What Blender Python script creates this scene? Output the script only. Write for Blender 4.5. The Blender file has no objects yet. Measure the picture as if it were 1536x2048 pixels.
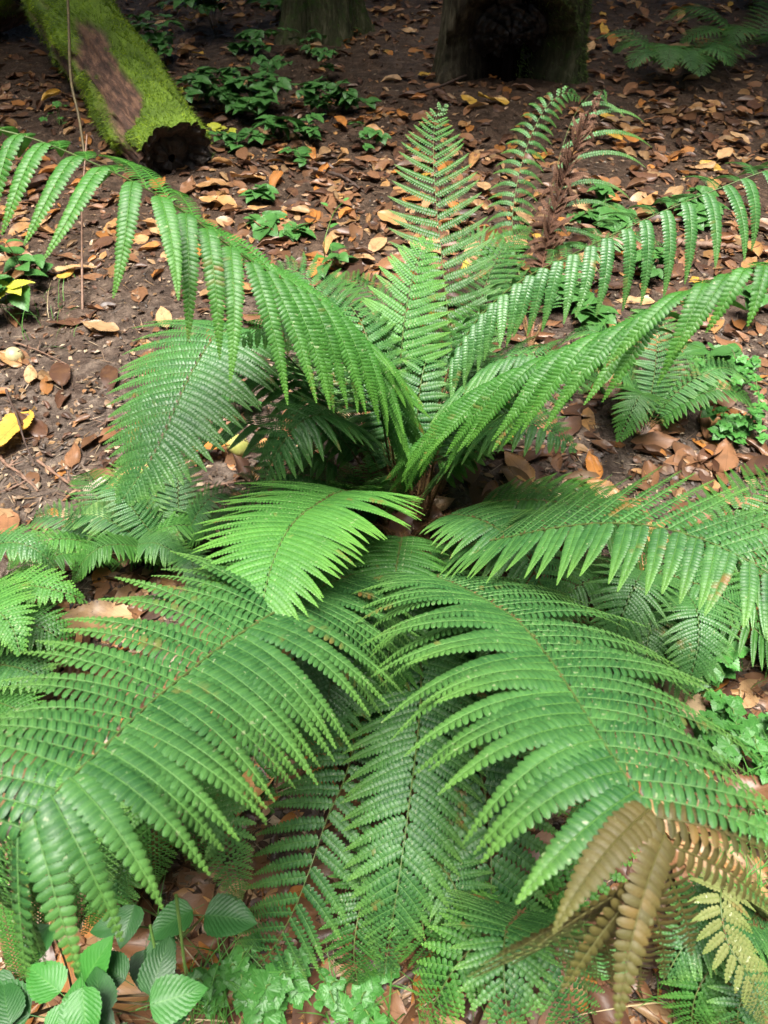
import bpy, math, random
import numpy as np
from mathutils import Vector

C = bpy.context.scene
COL = C.collection
R = math.radians
# ------------------------------------------------------------------ camera
FPX = 1518.0                       # focal length in photo pixels
PITCH = 45.0
CAMZ = 1.5
cd = bpy.data.cameras.new('camera')
cam = bpy.data.objects.new('camera', cd)
COL.objects.link(cam)
cam.location = (0, 0, CAMZ)
cam.rotation_euler = (R(90 - PITCH), 0, 0)
cd.sensor_fit = 'VERTICAL'
cd.sensor_height = 36.0
cd.lens = 36.0 * FPX / 2048.0
cd.clip_start = 0.02
cd.clip_end = 200
cd.dof.use_dof = True
cd.dof.focus_distance = 1.75
cd.dof.aperture_fstop = 9.0
C.camera = cam
# ------------------------------------------------------------------ light
w = bpy.data.worlds.new('World')
C.world = w
w.use_nodes = True
nt = w.node_tree
bg = nt.nodes['Background']
sky = nt.nodes.new('ShaderNodeTexSky')
sky.sky_type = 'NISHITA'
sky.sun_disc = False
SUN_EL, SUN_ROT = 77.0, 195.0
sky.sun_elevation = R(SUN_EL)
sky.sun_rotation = R(SUN_ROT)
sky.air_density = 0.6
sky.dust_density = 4.0
sky.ozone_density = 0.3
nt.links.new(sky.outputs[0], bg.inputs[0])
bg.inputs[1].default_value = 0.09
ld = bpy.data.lights.new('sun', 'SUN')
ld.energy = 1.5
ld.angle = R(22)
ld.color = (1.0, 0.98, 0.92)
sun = bpy.data.objects.new('sun', ld)
COL.objects.link(sun)
sdir = Vector((math.sin(R(SUN_ROT)) * math.cos(R(SUN_EL)), math.cos(R(SUN_ROT)) * math.cos(R(SUN_EL)), math.sin(R(SUN_EL))))
sun.rotation_euler = sdir.to_track_quat('Z', 'Y').to_euler()
sun.location = (0, 0, 5)
C.view_settings.view_transform = 'Standard'
C.view_settings.look = 'None'
C.view_settings.gamma = 1.0
C.view_settings.use_curve_mapping = False
C.view_settings.exposure = 2.52
C.cycles.max_bounces = 8
C.cycles.transparent_max_bounces = 4

rng = np.random.default_rng(7)
random.seed(7)
Z = np.array([0., 0., 1.])
s45, c45 = math.sin(R(PITCH)), math.cos(R(PITCH))
FWD = np.array([0, c45, -s45]); UPV = np.array([0, s45, c45]); RGT = np.array([1., 0, 0])
CAMP = np.array([0, 0, CAMZ])

def at(px, py, d):
    return CAMP + d * (FWD + (px - 768) / FPX * RGT + (1024 - py) / FPX * UPV)

# ------------------------------------------------------------------ noise
def _hash(ix, iy, s):
    n = (ix * 374761393 + iy * 668265263 + s * 974711) & 0x7fffffff
    n = ((n ^ (n >> 13)) * 1274126177) & 0x7fffffff
    return ((n ^ (n >> 16)) & 0xffff) / 65535.0
def vnoise(x, y, s=0):
    x = np.asarray(x, float); y = np.asarray(y, float)
    ix = np.floor(x).astype(np.int64); iy = np.floor(y).astype(np.int64)
    fx = x - ix; fy = y - iy
    fx = fx * fx * (3 - 2 * fx); fy = fy * fy * (3 - 2 * fy)
    a = _hash(ix, iy, s); b = _hash(ix + 1, iy, s); c = _hash(ix, iy + 1, s); d = _hash(ix + 1, iy + 1, s)
    return (a * (1 - fx) + b * fx) * (1 - fy) + (c * (1 - fx) + d * fx) * fy - 0.5
def fbm(x, y, o=4, s=0):
    v = 0; a = 1.0
    for i in range(o):
        v = v + a * vnoise(x * 2 ** i, y * 2 ** i, s + i * 17); a *= 0.5
    return v
def hgt(x, y):
    x = np.asarray(x, float); y = np.asarray(y, float)
    far = np.clip((y - 2.0) / 3.0, 0, 1)
    h = 0.035 * fbm(x * 1.1, y * 1.1, 3, 3) * (0.6 + far) + 0.012 * fbm(x * 9, y * 9, 3, 9)
    h = h + 0.02 * np.clip(y - 6.5, 0, 40) + 0.06 * np.clip(x - 2.2, 0, 1) ** 2
    return h
def gnd(px, py, up=0.0):
    x = (px - 768) / FPX; u = (1024 - py) / FPX
    d = FWD + x * RGT + u * UPV
    t = (CAMZ - up) / -d[2]
    for _ in range(4):
        p = CAMP + d * t
        t = (CAMZ - up - float(hgt(p[0], p[1]))) / -d[2]
    return CAMP + d * t

# ------------------------------------------------------------------ materials
class NB:
    def __init__(s, name):
        s.m = bpy.data.materials.new(name); s.m.use_nodes = True
        s.t = s.m.node_tree; s.b = s.t.nodes['Principled BSDF']; s.out = s.t.nodes['Material Output']
    def n(s, ty, ins=None, **kw):
        nd = s.t.nodes.new('ShaderNode' + ty)
        for k, v in kw.items(): setattr(nd, k, v)
        for k, v in (ins or {}).items():
            if isinstance(v, bpy.types.NodeSocket): s.t.links.new(v, nd.inputs[k])
            else: nd.inputs[k].default_value = v
        return nd
    def math(s, op, a, b=0.0, clamp=False):
        return s.n('Math', {0: a, 1: b}, operation=op, use_clamp=clamp).outputs[0]
    def mix(s, f, a, b, mode='MIX'):
        nd = s.n('Mix', data_type='RGBA', blend_type=mode)
        for k, v in ((0, f), (6, a), (7, b)):
            if isinstance(v, bpy.types.NodeSocket): s.t.links.new(v, nd.inputs[k])
            else: nd.inputs[k].default_value = (tuple(v) + (1,))[:4] if k else v
        return nd.outputs[2]
    def noise(s, scale, detail=3, rough=.55, vec=None):
        i = {'Scale': scale, 'Detail': detail, 'Roughness': rough}
        if vec is None: vec = s.n('TexCoord').outputs['Object']
        i['Vector'] = vec
        return s.n('TexNoise', i).outputs['Fac']
    def ramp(s, f, stops):
        nd = s.n('ValToRGB', {0: f}); cr = nd.color_ramp
        while len(cr.elements) < len(stops): cr.elements.new(.5)
        for e, (p, c) in zip(cr.elements, stops): e.position = p; e.color = tuple(c) + (1,)
        return nd.outputs[0]
    def set(s, **kw):
        nm = {'col': 'Base Color', 'rough': 'Roughness', 'spec': 'Specular IOR Level', 'nor': 'Normal', 'coat': 'Coat Weight', 'coatr': 'Coat Roughness', 'coatn': 'Coat Normal'}
        for k, v in kw.items():
            i = s.b.inputs[nm[k]]
            if isinstance(v, bpy.types.NodeSocket): s.t.links.new(v, i)
            else: i.default_value = (tuple(v) + (1,)) if k == 'col' else v
    def bump(s, h, st=.3, dist=.002):
        return s.n('Bump', {'Height': h, 'Strength': st, 'Distance': dist}).outputs[0]
    def trans(s, col, f):
        tr = s.n('BsdfTranslucent', {'Color': col})
        mx = s.n('MixShader', {0: f, 1: s.b.outputs[0], 2: tr.outputs[0]})
        s.t.links.new(mx.outputs[0], s.out.inputs[0])
        return s.m
    def attr(s, name):
        return s.n('Attribute', attribute_name=name)

def fern_mat(name, dark, mid, tip, rough=.42, coat=.25, spots=.5):
    b = NB(name)
    rnd = b.attr('rnd').outputs['Fac']; al = b.attr('along').outputs['Fac']; ac = b.attr('across').outputs['Fac']
    oi = b.n('ObjectInfo').outputs['Random']
    v = b.math('ADD', b.math('MULTIPLY', rnd, .45), b.math('MULTIPLY', oi, .55))
    col = b.mix(v, dark, mid)
    tf = b.math('POWER', al, 3.2)
    col = b.mix(b.math('MULTIPLY', tf, .85), col, tip)
    # the costa and the pinnule veins are paler than the leaf tissue
    vein = b.math('LESS_THAN', b.math('ABSOLUTE', ac), .10)
    col = b.mix(b.math('MULTIPLY', vein, .28), col, tip)
    co = b.n('TexCoord').outputs['Object']
    sp = b.noise(120, 2, .5, co)
    spot = b.math('MULTIPLY', b.math('GREATER_THAN', sp, .70), spots)
    col = b.mix(spot, col, (.42, .46, .26))
    patch = b.noise(22, 3, .6, co)
    col = b.mix(b.math('MULTIPLY', b.math('SUBTRACT', patch, .35, True), .7), col, tuple(c * .7 for c in dark))
    big = b.noise(9, 2, .5, b.n('VectorMath', {0: co, 1: b.n('CombineXYZ', {0: b.math('MULTIPLY', oi, 9.0)}).outputs[0]}, operation='ADD').outputs[0])
    brn = b.math('MULTIPLY', b.math('SUBTRACT', b.math('ADD', big, b.math('MULTIPLY', rnd, .12)), .74, True), 9.0, True)
    col = b.mix(brn, col, (.20, .12, .03))
    fine = b.noise(420, 2, .6, co)
    b.set(col=col, spec=.50, rough=b.math('ADD', b.math('MULTIPLY', patch, .28), rough - .03), nor=b.bump(fine, .35, .0012), coat=coat * .45, coatr=.34)
    return b.trans(col, .22)

M = {}
M['mid'] = fern_mat('fern_leaf', (.018, .095, .022), (.074, .215, .052), (.18, .38, .065))
M['deep'] = fern_mat('deep_green_fern_leaf', (.024, .100, .016), (.050, .170, .026), (.10, .27, .03), .40, .3)
M['back'] = fern_mat('hanging_fern_leaf', (.028, .125, .016), (.056, .205, .026), (.12, .30, .03), .42, .2)
M['lite'] = fern_mat('young_fern_leaf', (.045, .175, .028), (.085, .27, .042), (.18, .40, .055), .45, .15)
M['pale'] = fern_mat('pale_buckler_leaf', (.07, .22, .05), (.13, .33, .08), (.25, .48, .10), .5, .1)
M['blue'] = fern_mat('shiny_fern_leaf', (.036, .140, .035), (.075, .215, .052), (.14, .31, .06), .32, .5)
M['olive'] = fern_mat('browning_fern_leaf', (.055, .050, .012), (.125, .095, .024), (.14, .15, .03), .55, .1, .2)
M['sori'] = fern_mat('spotted_yellowing_leaf', (.17, .20, .055), (.24, .26, .085), (.20, .30, .06), .6, .05, .95)
M['dead'] = fern_mat('dead_fern_leaf', (.055, .024, .014), (.18, .085, .05), (.30, .17, .10), .7, 0, .1)

def plain_mat(name, c1, c2, scale=40, rough=.6, bump=.3, coat=0.0, dist=.002):
    b = NB(name)
    n = b.noise(scale, 4)
    b.set(col=b.ramp(n, [(.3, c1), (.7, c2)]), rough=rough, nor=b.bump(n, bump, dist), coat=coat)
    return b.m
M['rachis'] = plain_mat('fern_stalk', (.05, .10, .02), (.12, .15, .04), 60, .5)
M['stipe'] = plain_mat('scaly_fern_stalk', (.06, .035, .012), (.17, .11, .035), 90, .6)
M['deadstalk'] = plain_mat('dead_stalk', (.14, .06, .035), (.28, .14, .08), 60, .6)
M['scale'] = plain_mat('papery_scale', (.14, .07, .03), (.26, .14, .06), 60, .7)
M['twig'] = plain_mat('twig_bark', (.10, .055, .035), (.25, .15, .10), 50, .65)
M['darktwig'] = plain_mat('dark_twig_bark', (.035, .022, .016), (.09, .055, .04), 50, .6)
M['stem'] = plain_mat('green_stem', (.08, .18, .03), (.16, .26, .06), 50, .5)
M['brownstem'] = plain_mat('brown_vine_stem', (.07, .05, .03), (.15, .12, .05), 50, .6)

def broad_mat(name, c1, c2, nv=9, rough=.35, coat=.4, vein=(.16, .30, .08), vstr=.6):
    b = NB(name)
    uv = b.n('UVMap', uv_map='UVMap').outputs[0]
    sp = b.n('SeparateXYZ', {0: uv})
    au = b.math('ABSOLUTE', b.math('SUBTRACT', sp.outputs[0], .5))
    v = sp.outputs[1]
    ph = b.math('SUBTRACT', b.math('MULTIPLY', v, float(nv)), b.math('MULTIPLY', au, nv * .7))
    fr = b.math('ABSOLUTE', b.math('SUBTRACT', b.math('FRACT', ph), .5))      # 0..0.5
    ridge = b.math('SUBTRACT', 1.0, b.math('MULTIPLY', b.math('SUBTRACT', .5, fr), 9.0), True)
    mid = b.math('LESS_THAN', au, .018)
    vm = b.math('MAXIMUM', b.math('MULTIPLY', ridge, .6), mid)
    oi = b.n('ObjectInfo')
    n = b.noise(35, 3)
    base = b.mix(n, c1, c2)
    base = b.mix(b.math('MULTIPLY', oi.outputs['Random'], .4), base, tuple(min(1, c * 1.5) for c in c2))
    col = b.mix(b.math('MULTIPLY', vm, vstr), base, vein)
    bl = b.noise(55, 3, .6)
    col = b.mix(b.math('MULTIPLY', b.math('SUBTRACT', bl, .66, True), 8.0, True), col, (.16, .10, .03))
    pill = b.math('SUBTRACT', b.math('MULTIPLY', fr, -2.0), b.math('MULTIPLY', vm, 1.0))
    b.set(col=col, rough=b.math('ADD', b.math('MULTIPLY', n, .25), rough - .1), spec=.45, coat=coat * .5, coatr=.25, nor=b.bump(pill, .16, .003))
    return b.trans(col, .15)
M['bramble'] = broad_mat('bramble_leaf', (.010, .060, .014), (.030, .115, .024), 11, .46, .12, (.07, .19, .04), .3)
M['ivy'] = broad_mat('dark_undergrowth_leaf', (.028, .100, .020), (.060, .175, .036), 6, .45, .12, (.06, .16, .05), .4)
M['herb'] = broad_mat('herb_leaf', (.032, .145, .024), (.068, .225, .040), 5, .45, .15, (.18, .36, .1), .35)
M['yellowleaf'] = broad_mat('yellow_green_leaf', (.30, .38, .03), (.45, .45, .05), 6, .45, .1, (.5, .5, .1))

def litter_mat(name, src):
    b = NB(name)
    uv = b.n('UVMap', uv_map='UVMap').outputs[0]
    sp = b.n('SeparateXYZ', {0: uv})
    au = b.math('ABSOLUTE', b.math('SUBTRACT', sp.outputs[0], .5)); v = sp.outputs[1]
    ph = b.math('SUBTRACT', b.math('MULTIPLY', v, 13.0), b.math('MULTIPLY', au, 9.0))
    fr = b.math('ABSOLUTE', b.math('SUBTRACT', b.math('FRACT', ph), .5))
    ridge = b.math('LESS_THAN', fr, .05)
    vm = b.math('MAXIMUM', b.math('MULTIPLY', ridge, .5), b.math('LESS_THAN', au, .014))
    if src == 'obj':
        oi = b.n('ObjectInfo'); base = oi.outputs['Color']; off = oi.outputs['Random']
    else:
        a = b.attr('Col'); base = a.outputs['Color']; off = 0.0
    co = b.n('TexCoord').outputs['Object']
    vv = b.n('VectorMath', {0: co, 1: b.n('CombineXYZ', {0: off}).outputs[0]}, operation='ADD').outputs[0]
    n1 = b.noise(26, 4, .6, vv); n2 = b.noise(110, 2, .6, vv)
    col = b.mix(b.math('MULTIPLY', b.math('SUBTRACT', n1, .50, True), 3.2, True), base, (.14, .07, .03))
    col = b.mix(b.math('MULTIPLY', vm, .45), col, (.11, .05, .02))
    col = b.mix(b.math('MULTIPLY', b.math('GREATER_THAN', n2, .70), .7), col, (.05, .025, .012))
    b.set(col=col, rough=.5, spec=.5, coat=.15, coatr=.25, nor=b.bump(b.math('SUBTRACT', n1, vm), .5, .003))
    return b.trans(col, .12)
M['leafobj'] = litter_mat('fallen_leaf', 'obj')
M['leafstuff'] = litter_mat('litter_leaf', 'att')

def soil():
    b = NB('wet_shaded_soil')
    co = b.n('TexCoord').outputs['Object']
    n1 = b.noise(1.1, 4, .6, co); n2 = b.noise(16, 6, .7, co); n3 = b.noise(90, 4, .7, co); n4 = b.noise(5, 4, .6, co)
    vo = b.n('TexVoronoi', {'Vector': co, 'Scale': 60.0}).outputs['Distance']
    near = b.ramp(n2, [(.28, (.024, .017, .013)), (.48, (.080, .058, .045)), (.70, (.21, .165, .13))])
    far = b.ramp(n2, [(.30, (.018, .012, .008)), (.52, (.060, .038, .025)), (.75, (.15, .098, .066))])  # darker rear colour carries the shade of the canopy
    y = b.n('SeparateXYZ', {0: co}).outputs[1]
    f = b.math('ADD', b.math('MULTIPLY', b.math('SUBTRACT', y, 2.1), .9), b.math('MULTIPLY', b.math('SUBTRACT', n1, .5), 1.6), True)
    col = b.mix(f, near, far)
    red = b.math('MULTIPLY', b.math('SUBTRACT', n4, .5, True), 2.0, True)
    col = b.mix(b.math('MULTIPLY', red, .45), col, (.10, .045, .024))
    col = b.mix(b.math('MULTIPLY', b.math('GREATER_THAN', n3, .66), .7), col, (.24, .18, .13))
    h = b.math('ADD', b.math('MULTIPLY', n2, 1.0), b.math('ADD', b.math('MULTIPLY', n3, .35), b.math('MULTIPLY', vo, .25)))
    b.set(col=col, rough=b.math('ADD', b.math('MULTIPLY', n4, .4), .4), spec=.22, nor=b.bump(h, 1.0, .022))
    return b.m
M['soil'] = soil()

def bark_mat():
    b = NB('weathered_bark')
    co = b.n('TexCoord').outputs['Object']
    mp = b.n('Mapping', {'Vector': co, 'Scale': (9, 9, 2.0)}).outputs[0]
    n = b.noise(2.4, 8, .72, mp); n2 = b.noise(14, 4, .6, co)
    col = b.ramp(n, [(.32, (.012, .008, .006)), (.48, (.055, .042, .026)), (.66, (.18, .155, .10))])
    mz = b.math('MULTIPLY', b.math('SUBTRACT', n2, .52, True), 5.0, True)
    mos = b.attr('moss').outputs['Fac']
    col = b.mix(b.math('MULTIPLY', mos, b.math('ADD', mz, .35), True), col, (.045, .085, .015))
    char_shade = b.attr('char_shade').outputs['Fac']
    col = b.mix(char_shade, col, (.007, .0055, .005))  # charred wood, blackened further to paint in the hollow's shade
    b.set(col=col, rough=.8, spec=b.math('MULTIPLY', b.math('SUBTRACT', 1.0, char_shade), .3), nor=b.bump(n, 1.0, .03))
    return b.m
M['bark'] = bark_mat()

def logwood():
    b = NB('rotting_log_wood')
    al = b.attr('gr').outputs['Vector']
    mp = b.n('Mapping', {'Vector': al, 'Scale': (14, 4.0, 14)}).outputs[0]
    n = b.noise(2.2, 8, .72, mp)
    mp2 = b.n('Mapping', {'Vector': al, 'Scale': (60, 4, 60)}).outputs[0]
    n2 = b.noise(1.5, 4, .6, mp2)
    h = b.math('ADD', n, b.math('MULTIPLY', n2, .4))
    col = b.ramp(n, [(.34, (.018, .010, .007)), (.5, (.095, .048, .030)), (.66, (.24, .13, .075))])
    g = b.attr('grey').outputs['Fac']
    col = b.mix(g, col, b.ramp(n, [(.3, (.03, .025, .018)), (.7, (.19, .17, .12))]))
    ms = b.attr('moss').outputs['Fac']
    mcol = b.ramp(b.noise(7, 5), [(.3, (.05, .095, .006)), (.7, (.15, .25, .014))])
    col = b.mix(ms, col, mcol)
    b.set(col=col, rough=.7, nor=b.bump(h, 1.0, .02))
    return b.m
M['logwood'] = logwood()
M['endgrain'] = plain_mat('dark_rotten_end_grain', (.007, .006, .005), (.045, .034, .024), 18, .6, 1.0, 0, .03)
M['hollow'] = plain_mat('wet_shaded_heartwood', (.004, .003, .003), (.020, .016, .013), 14, .45, 1.0, 0, .03)  # dark wet wood, colour lowered to include the shade of the hollow
def mossm():
    b = NB('bright_moss')
    r = b.attr('rnd').outputs['Fac']
    n = b.noise(6, 4)
    col = b.ramp(b.math('ADD', b.math('MULTIPLY', r, .35), b.math('MULTIPLY', n, .75)), [(.32, (.03, .06, .006)), (.52, (.13, .23, .010)), (.8, (.32, .45, .02))])
    b.set(col=col, rough=.7)
    return b.trans(col, .3)
M['moss'] = mossm()
def grassm():
    b = NB('grass_blade')
    col = b.attr('Col').outputs['Color']
    b.set(col=col, rough=.5)
    return b.trans(col, .25)
M['grass'] = grassm()
def debrism():
    b = NB('forest_debris')
    b.set(col=b.attr('Col').outputs['Color'], rough=.55)
    return b.m
M['debris'] = debrism()

# ------------------------------------------------------------------ mesh helpers
def mk_mesh(name, V, FL, mats, midx=None, attrs=None, uv=None, col=None, smooth=True):
    """FL: list of (n,k) index arrays; midx: list of per-array material index"""
    me = bpy.data.meshes.new(name)
    V = np.ascontiguousarray(V, dtype=np.float32).reshape(-1, 3)
    me.vertices.add(len(V)); me.vertices.foreach_set('co', V.ravel())
    nf = sum(len(f) for f in FL); nl = sum(f.size for f in FL)
    me.loops.add(nl); me.polygons.add(nf)
    li = np.concatenate([np.asarray(f).ravel() for f in FL]).astype(np.int32)
    me.loops.foreach_set('vertex_index', li)
    tot = np.concatenate([np.full(len(f), f.shape[1]) for f in FL]).astype(np.int32)
    st = np.zeros(nf, np.int32); st[1:] = np.cumsum(tot)[:-1]
    me.polygons.foreach_set('loop_start', st)
    me.polygons.foreach_set('loop_total', tot)
    if midx is not None:
        mi = np.concatenate([np.full(len(f), m) for f, m in zip(FL, midx)]).astype(np.int32)
        me.polygons.foreach_set('material_index', mi)
    me.polygons.foreach_set('use_smooth', np.full(nf, smooth))
    for m in mats: me.materials.append(m)
    me.update(calc_edges=True)
    for k, a in (attrs or {}).items():
        a = np.ascontiguousarray(a, dtype=np.float32)
        if a.ndim == 2:
            at_ = me.attributes.new(k, 'FLOAT_VECTOR', 'POINT'); at_.data.foreach_set('vector', a.ravel())
        else:
            at_ = me.attributes.new(k, 'FLOAT', 'POINT'); at_.data.foreach_set('value', a.ravel())
    if col is not None:
        c = np.ones((len(V), 4), np.float32); c[:, :3] = col
        at_ = me.color_attributes.new('Col', 'FLOAT_COLOR', 'POINT'); at_.data.foreach_set('color', c.ravel())
    if uv is not None:
        ul = me.uv_layers.new(name='UVMap')
        ul.data.foreach_set('uv', np.ascontiguousarray(np.asarray(uv, np.float32)[li]).ravel())
    return me
def mk_obj(name, me, loc=(0, 0, 0), parent=None):
    o = bpy.data.objects.new(name, me); COL.objects.link(o)
    o.location = tuple(float(v) for v in loc)
    if parent: o.parent = parent
    return o
def empty(name, loc, label, cat, group=None):
    o = bpy.data.objects.new(name, None); COL.objects.link(o)
    o.location = tuple(float(v) for v in loc); o.empty_display_size = .05
    return tag(o, label, cat, group)
def tag(o, label=None, cat=None, group=None, kind=None):
    if label: o['label'] = label
    if cat: o['category'] = cat
    if group: o['group'] = group
    if kind: o['kind'] = kind
    return o
def nrm(v):
    v = np.asarray(v, float)
    return v / np.maximum(np.linalg.norm(v, axis=-1, keepdims=True), 1e-9)
def crom(pts, n):
    P = np.asarray(pts, float)
    P = np.vstack([2 * P[0] - P[1], P, 2 * P[-1] - P[-2]])
    out = []
    for i in range(1, len(P) - 2):
        t = np.linspace(0, 1, 16, endpoint=False)[:, None]
        a, b, c, d = P[i - 1], P[i], P[i + 1], P[i + 2]
        out.append(.5 * (2 * b + (c - a) * t + (2 * a - 5 * b + 4 * c - d) * t ** 2 + (3 * b - a - 3 * c + d) * t ** 3))
    out.append(P[-2][None]); Q = np.vstack(out)
    s = np.r_[0, np.cumsum(np.linalg.norm(np.diff(Q, axis=0), axis=1))]
    u = np.linspace(0, s[-1], n)
    return np.stack([np.interp(u, s, Q[:, k]) for k in range(3)], 1), s[-1]
def frames(P, side=None):
    T = nrm(np.gradient(P, axis=0))
    S = np.zeros_like(T)
    s = np.asarray(side, float) if side is not None else np.cross(T[0], [0.3, .2, 1])
    for i in range(len(T)):
        s = s - T[i] * s.dot(T[i]); s = s / max(np.linalg.norm(s), 1e-9); S[i] = s
    return T, S, np.cross(S, T)
def frames_mid(P):
    T = nrm(np.gradient(P, axis=0)); n = len(T)
    hz = np.hypot(T[:, 0], T[:, 1]); lo = n // 4
    k = lo + int(np.argmax(hz[lo:int(n * .8)]))
    S = np.zeros_like(T); S[k] = nrm(np.cross(T[k], Z))
    for rg, st in ((range(k + 1, n), -1), (range(k - 1, -1, -1), 1)):
        for i in rg:
            s = S[i + st] - T[i] * S[i + st].dot(T[i]); S[i] = s / max(np.linalg.norm(s), 1e-9)
    return T, S, np.cross(S, T)
def tube_arr(P, r, sides=6, side=None):
    P = np.asarray(P, float); r = np.broadcast_to(r, (len(P),))
    T, S, N = frames(P, side)
    a = np.linspace(0, 2 * np.pi, sides, endpoint=False)
    V = P[:, None] + r[:, None, None] * (S[:, None] * np.cos(a)[None, :, None] + N[:, None] * np.sin(a)[None, :, None])
    n = len(P)
    i, j = np.meshgrid(np.arange(n - 1), np.arange(sides), indexing='ij')
    F = np.stack([i * sides + j, i * sides + (j + 1) % sides, (i + 1) * sides + (j + 1) % sides, (i + 1) * sides + j], -1).reshape(-1, 4)
    return V.reshape(-1, 3), F
def grid_faces(nu, nv):
    i, j = np.meshgrid(np.arange(nu - 1), np.arange(nv - 1), indexing='ij')
    return np.stack([i * nv + j, i * nv + j + 1, (i + 1) * nv + j + 1, (i + 1) * nv + j], -1).reshape(-1, 4)
class Acc:
    def __init__(s): s.V = []; s.F = {}; s.n = 0; s.A = {}; s.UV = []; s.C = []
    def add(s, V, F, m=0, uv=None, col=None, **at_):
        V = np.asarray(V).reshape(-1, 3)
        s.F.setdefault((F.shape[1], m), []).append(F + s.n); s.V.append(V); s.n += len(V)
        for k, a in at_.items():
            s.A.setdefault(k, []).append(np.broadcast_to(a, (len(V),)) if np.ndim(a) < 2 else a)
        if uv is not None: s.UV.append(uv)
        if col is not None: s.C.append(np.broadcast_to(np.asarray(col), (len(V), 3)))
    def mesh(s, name, mats, smooth=True):
        ks = list(s.F)
        return mk_mesh(name, np.vstack(s.V), [np.vstack(s.F[k]) for k in ks], mats, [k[1] for k in ks],
                       {k: np.concatenate(a) for k, a in s.A.items()}, np.vstack(s.UV) if s.UV else None,
                       np.vstack(s.C) if s.C else None, smooth)

# ------------------------------------------------------------------ ferns
def pinnule_template(nu, nv, style):
    u = np.linspace(0, 1, nu); v = np.linspace(-1, 1, nv)
    U, Vv = np.meshgrid(u, v, indexing='ij')
    if style == 'round':
        wd = np.interp(U, [0, .15, .45, .75, .9, 1], [.86, .96, 1.0, .96, .78, .30])
    elif style == 'lobed':
        wd = np.interp(U, [0, .15, .45, .75, .9, 1], [.75, .95, 1.0, .85, .6, .15]) * (1 + .22 * np.cos(U * 2 * np.pi * 4))
    else:
        wd = np.interp(U, [0, .2, .5, .8, 1], [1.0, .95, .85, .55, .08])
    h = -.27 * Vv ** 2 + .06 * np.cos(Vv * np.pi * 2)       # dome with a small groove
    return U, Vv, wd, h, grid_faces(nu, nv)
TPL = {}
def pinna_arrays(P0, D0, Q0, sgn, L, npn, hw, droop, dpow, curl, nu, nv, style, r, lean=.22, keel=.25, gap=1.0, tilt=.28):
    key = (nu, nv, style)
    if key not in TPL: TPL[key] = pinnule_template(nu, nv, style)
    U, VV, WD, H, F0 = TPL[key]
    t = np.linspace(0, 1, npn + 1); t = 1 - (1 - t) ** 1.3; t = .35 * np.linspace(0, 1, npn + 1) + .65 * t; t /= t[-1]
    wob = (r.random(3) - .5) * .16
    Dn = D0[None] + droop * (t[:, None] ** dpow) * np.array([0, 0, -1.]) + curl * (t[:, None] ** 1.5) * Q0[None] + wob[None] * t[:, None]
    Dn = nrm(Dn)
    step = (np.diff(t) * L)[:, None]
    P = P0 + np.vstack([np.zeros(3), np.cumsum(Dn[:-1] * step, axis=0)])
    Q = nrm(Q0[None] - Dn * (Dn @ Q0)[:, None])
    Mn = np.cross(Dn, Q) * sgn
    tl = tilt * np.interp(t, [0, .3, 1], [.8, 1, .5])[:, None]
    Q, Mn = Q * np.cos(tl) - Mn * np.sin(tl), Mn * np.cos(tl) + Q * np.sin(tl)
    prof = np.interp(t, [0, .06, .2, .42, .62, .8, .92, 1], [.80, .94, 1.0, .92, .72, .44, .22, .06])
    tt = (t[:-1] + t[1:]) / 2
    V = []; al = []; ac = []; rn = []
    for s in (1, -1):
        jl = 1 + (r.random(npn) - .5) * .10
        l = hw * prof[:-1] * jl
        B = P[:-1] + Dn[:-1] * step * (.5 + (.25 if s < 0 else 0))
        ang = lean + .45 * tt ** 2 + (r.random(npn) - .5) * .07
        E = Q[:-1] * s * np.cos(ang)[:, None] + Dn[:-1] * np.sin(ang)[:, None]
        Wd = nrm(Dn[:-1] - E * np.sum(Dn[:-1] * E, 1)[:, None])
        m = Mn[:-1] + Wd * (.30 + (r.random(npn) - .5)[:, None] * .30) # shingled
        m = nrm(m)
        Wd = nrm(Wd - m * np.sum(Wd * m, 1)[:, None])
        wpx = np.minimum(step[:, 0] * (.47 if nu > 4 else .54) * gap, l * .8)
        x = l[:, None, None] * U[None]
        y = wpx[:, None, None] * (VV * WD)[None]
        z = wpx[:, None, None] * H[None] * .8 + l[:, None, None] * (keel * U * (1 - U) * 1.6 - .10 * U ** 2 + .03)[None]
        X = B[:, None, None] + E[:, None, None] * x[..., None] + Wd[:, None, None] * y[..., None] + m[:, None, None] * z[..., None]
        V.append(X.reshape(-1, 3))
        k = nu * nv
        al.append(np.repeat(tt, k)); ac.append(np.tile(VV.ravel(), npn)); rn.append(np.repeat(r.random(npn), k))
    V = np.vstack(V); nP = 2 * npn; k = nu * nv
    F = (F0[None] + (np.arange(nP) * k)[:, None, None]).reshape(-1, 4)
    cr = np.linspace(1, .35, npn + 1) * min(.0011, hw * .10)
    tv, tf = tube_arr(P, cr, 4, Q[0])
    # costa
    V2 = np.vstack([V, tv + Mn.repeat(4, 0) * hw * .03])
    al = np.r_[np.concatenate(al), np.repeat(t * .6 + .3, 4)]; ac = np.r_[np.concatenate(ac), np.zeros(len(tv))]; rn = np.r_[np.concatenate(rn), np.full(len(tv), .6)]
    return V2, [F, tf + len(V)], dict(along=al, across=ac, rnd=rn)

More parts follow.
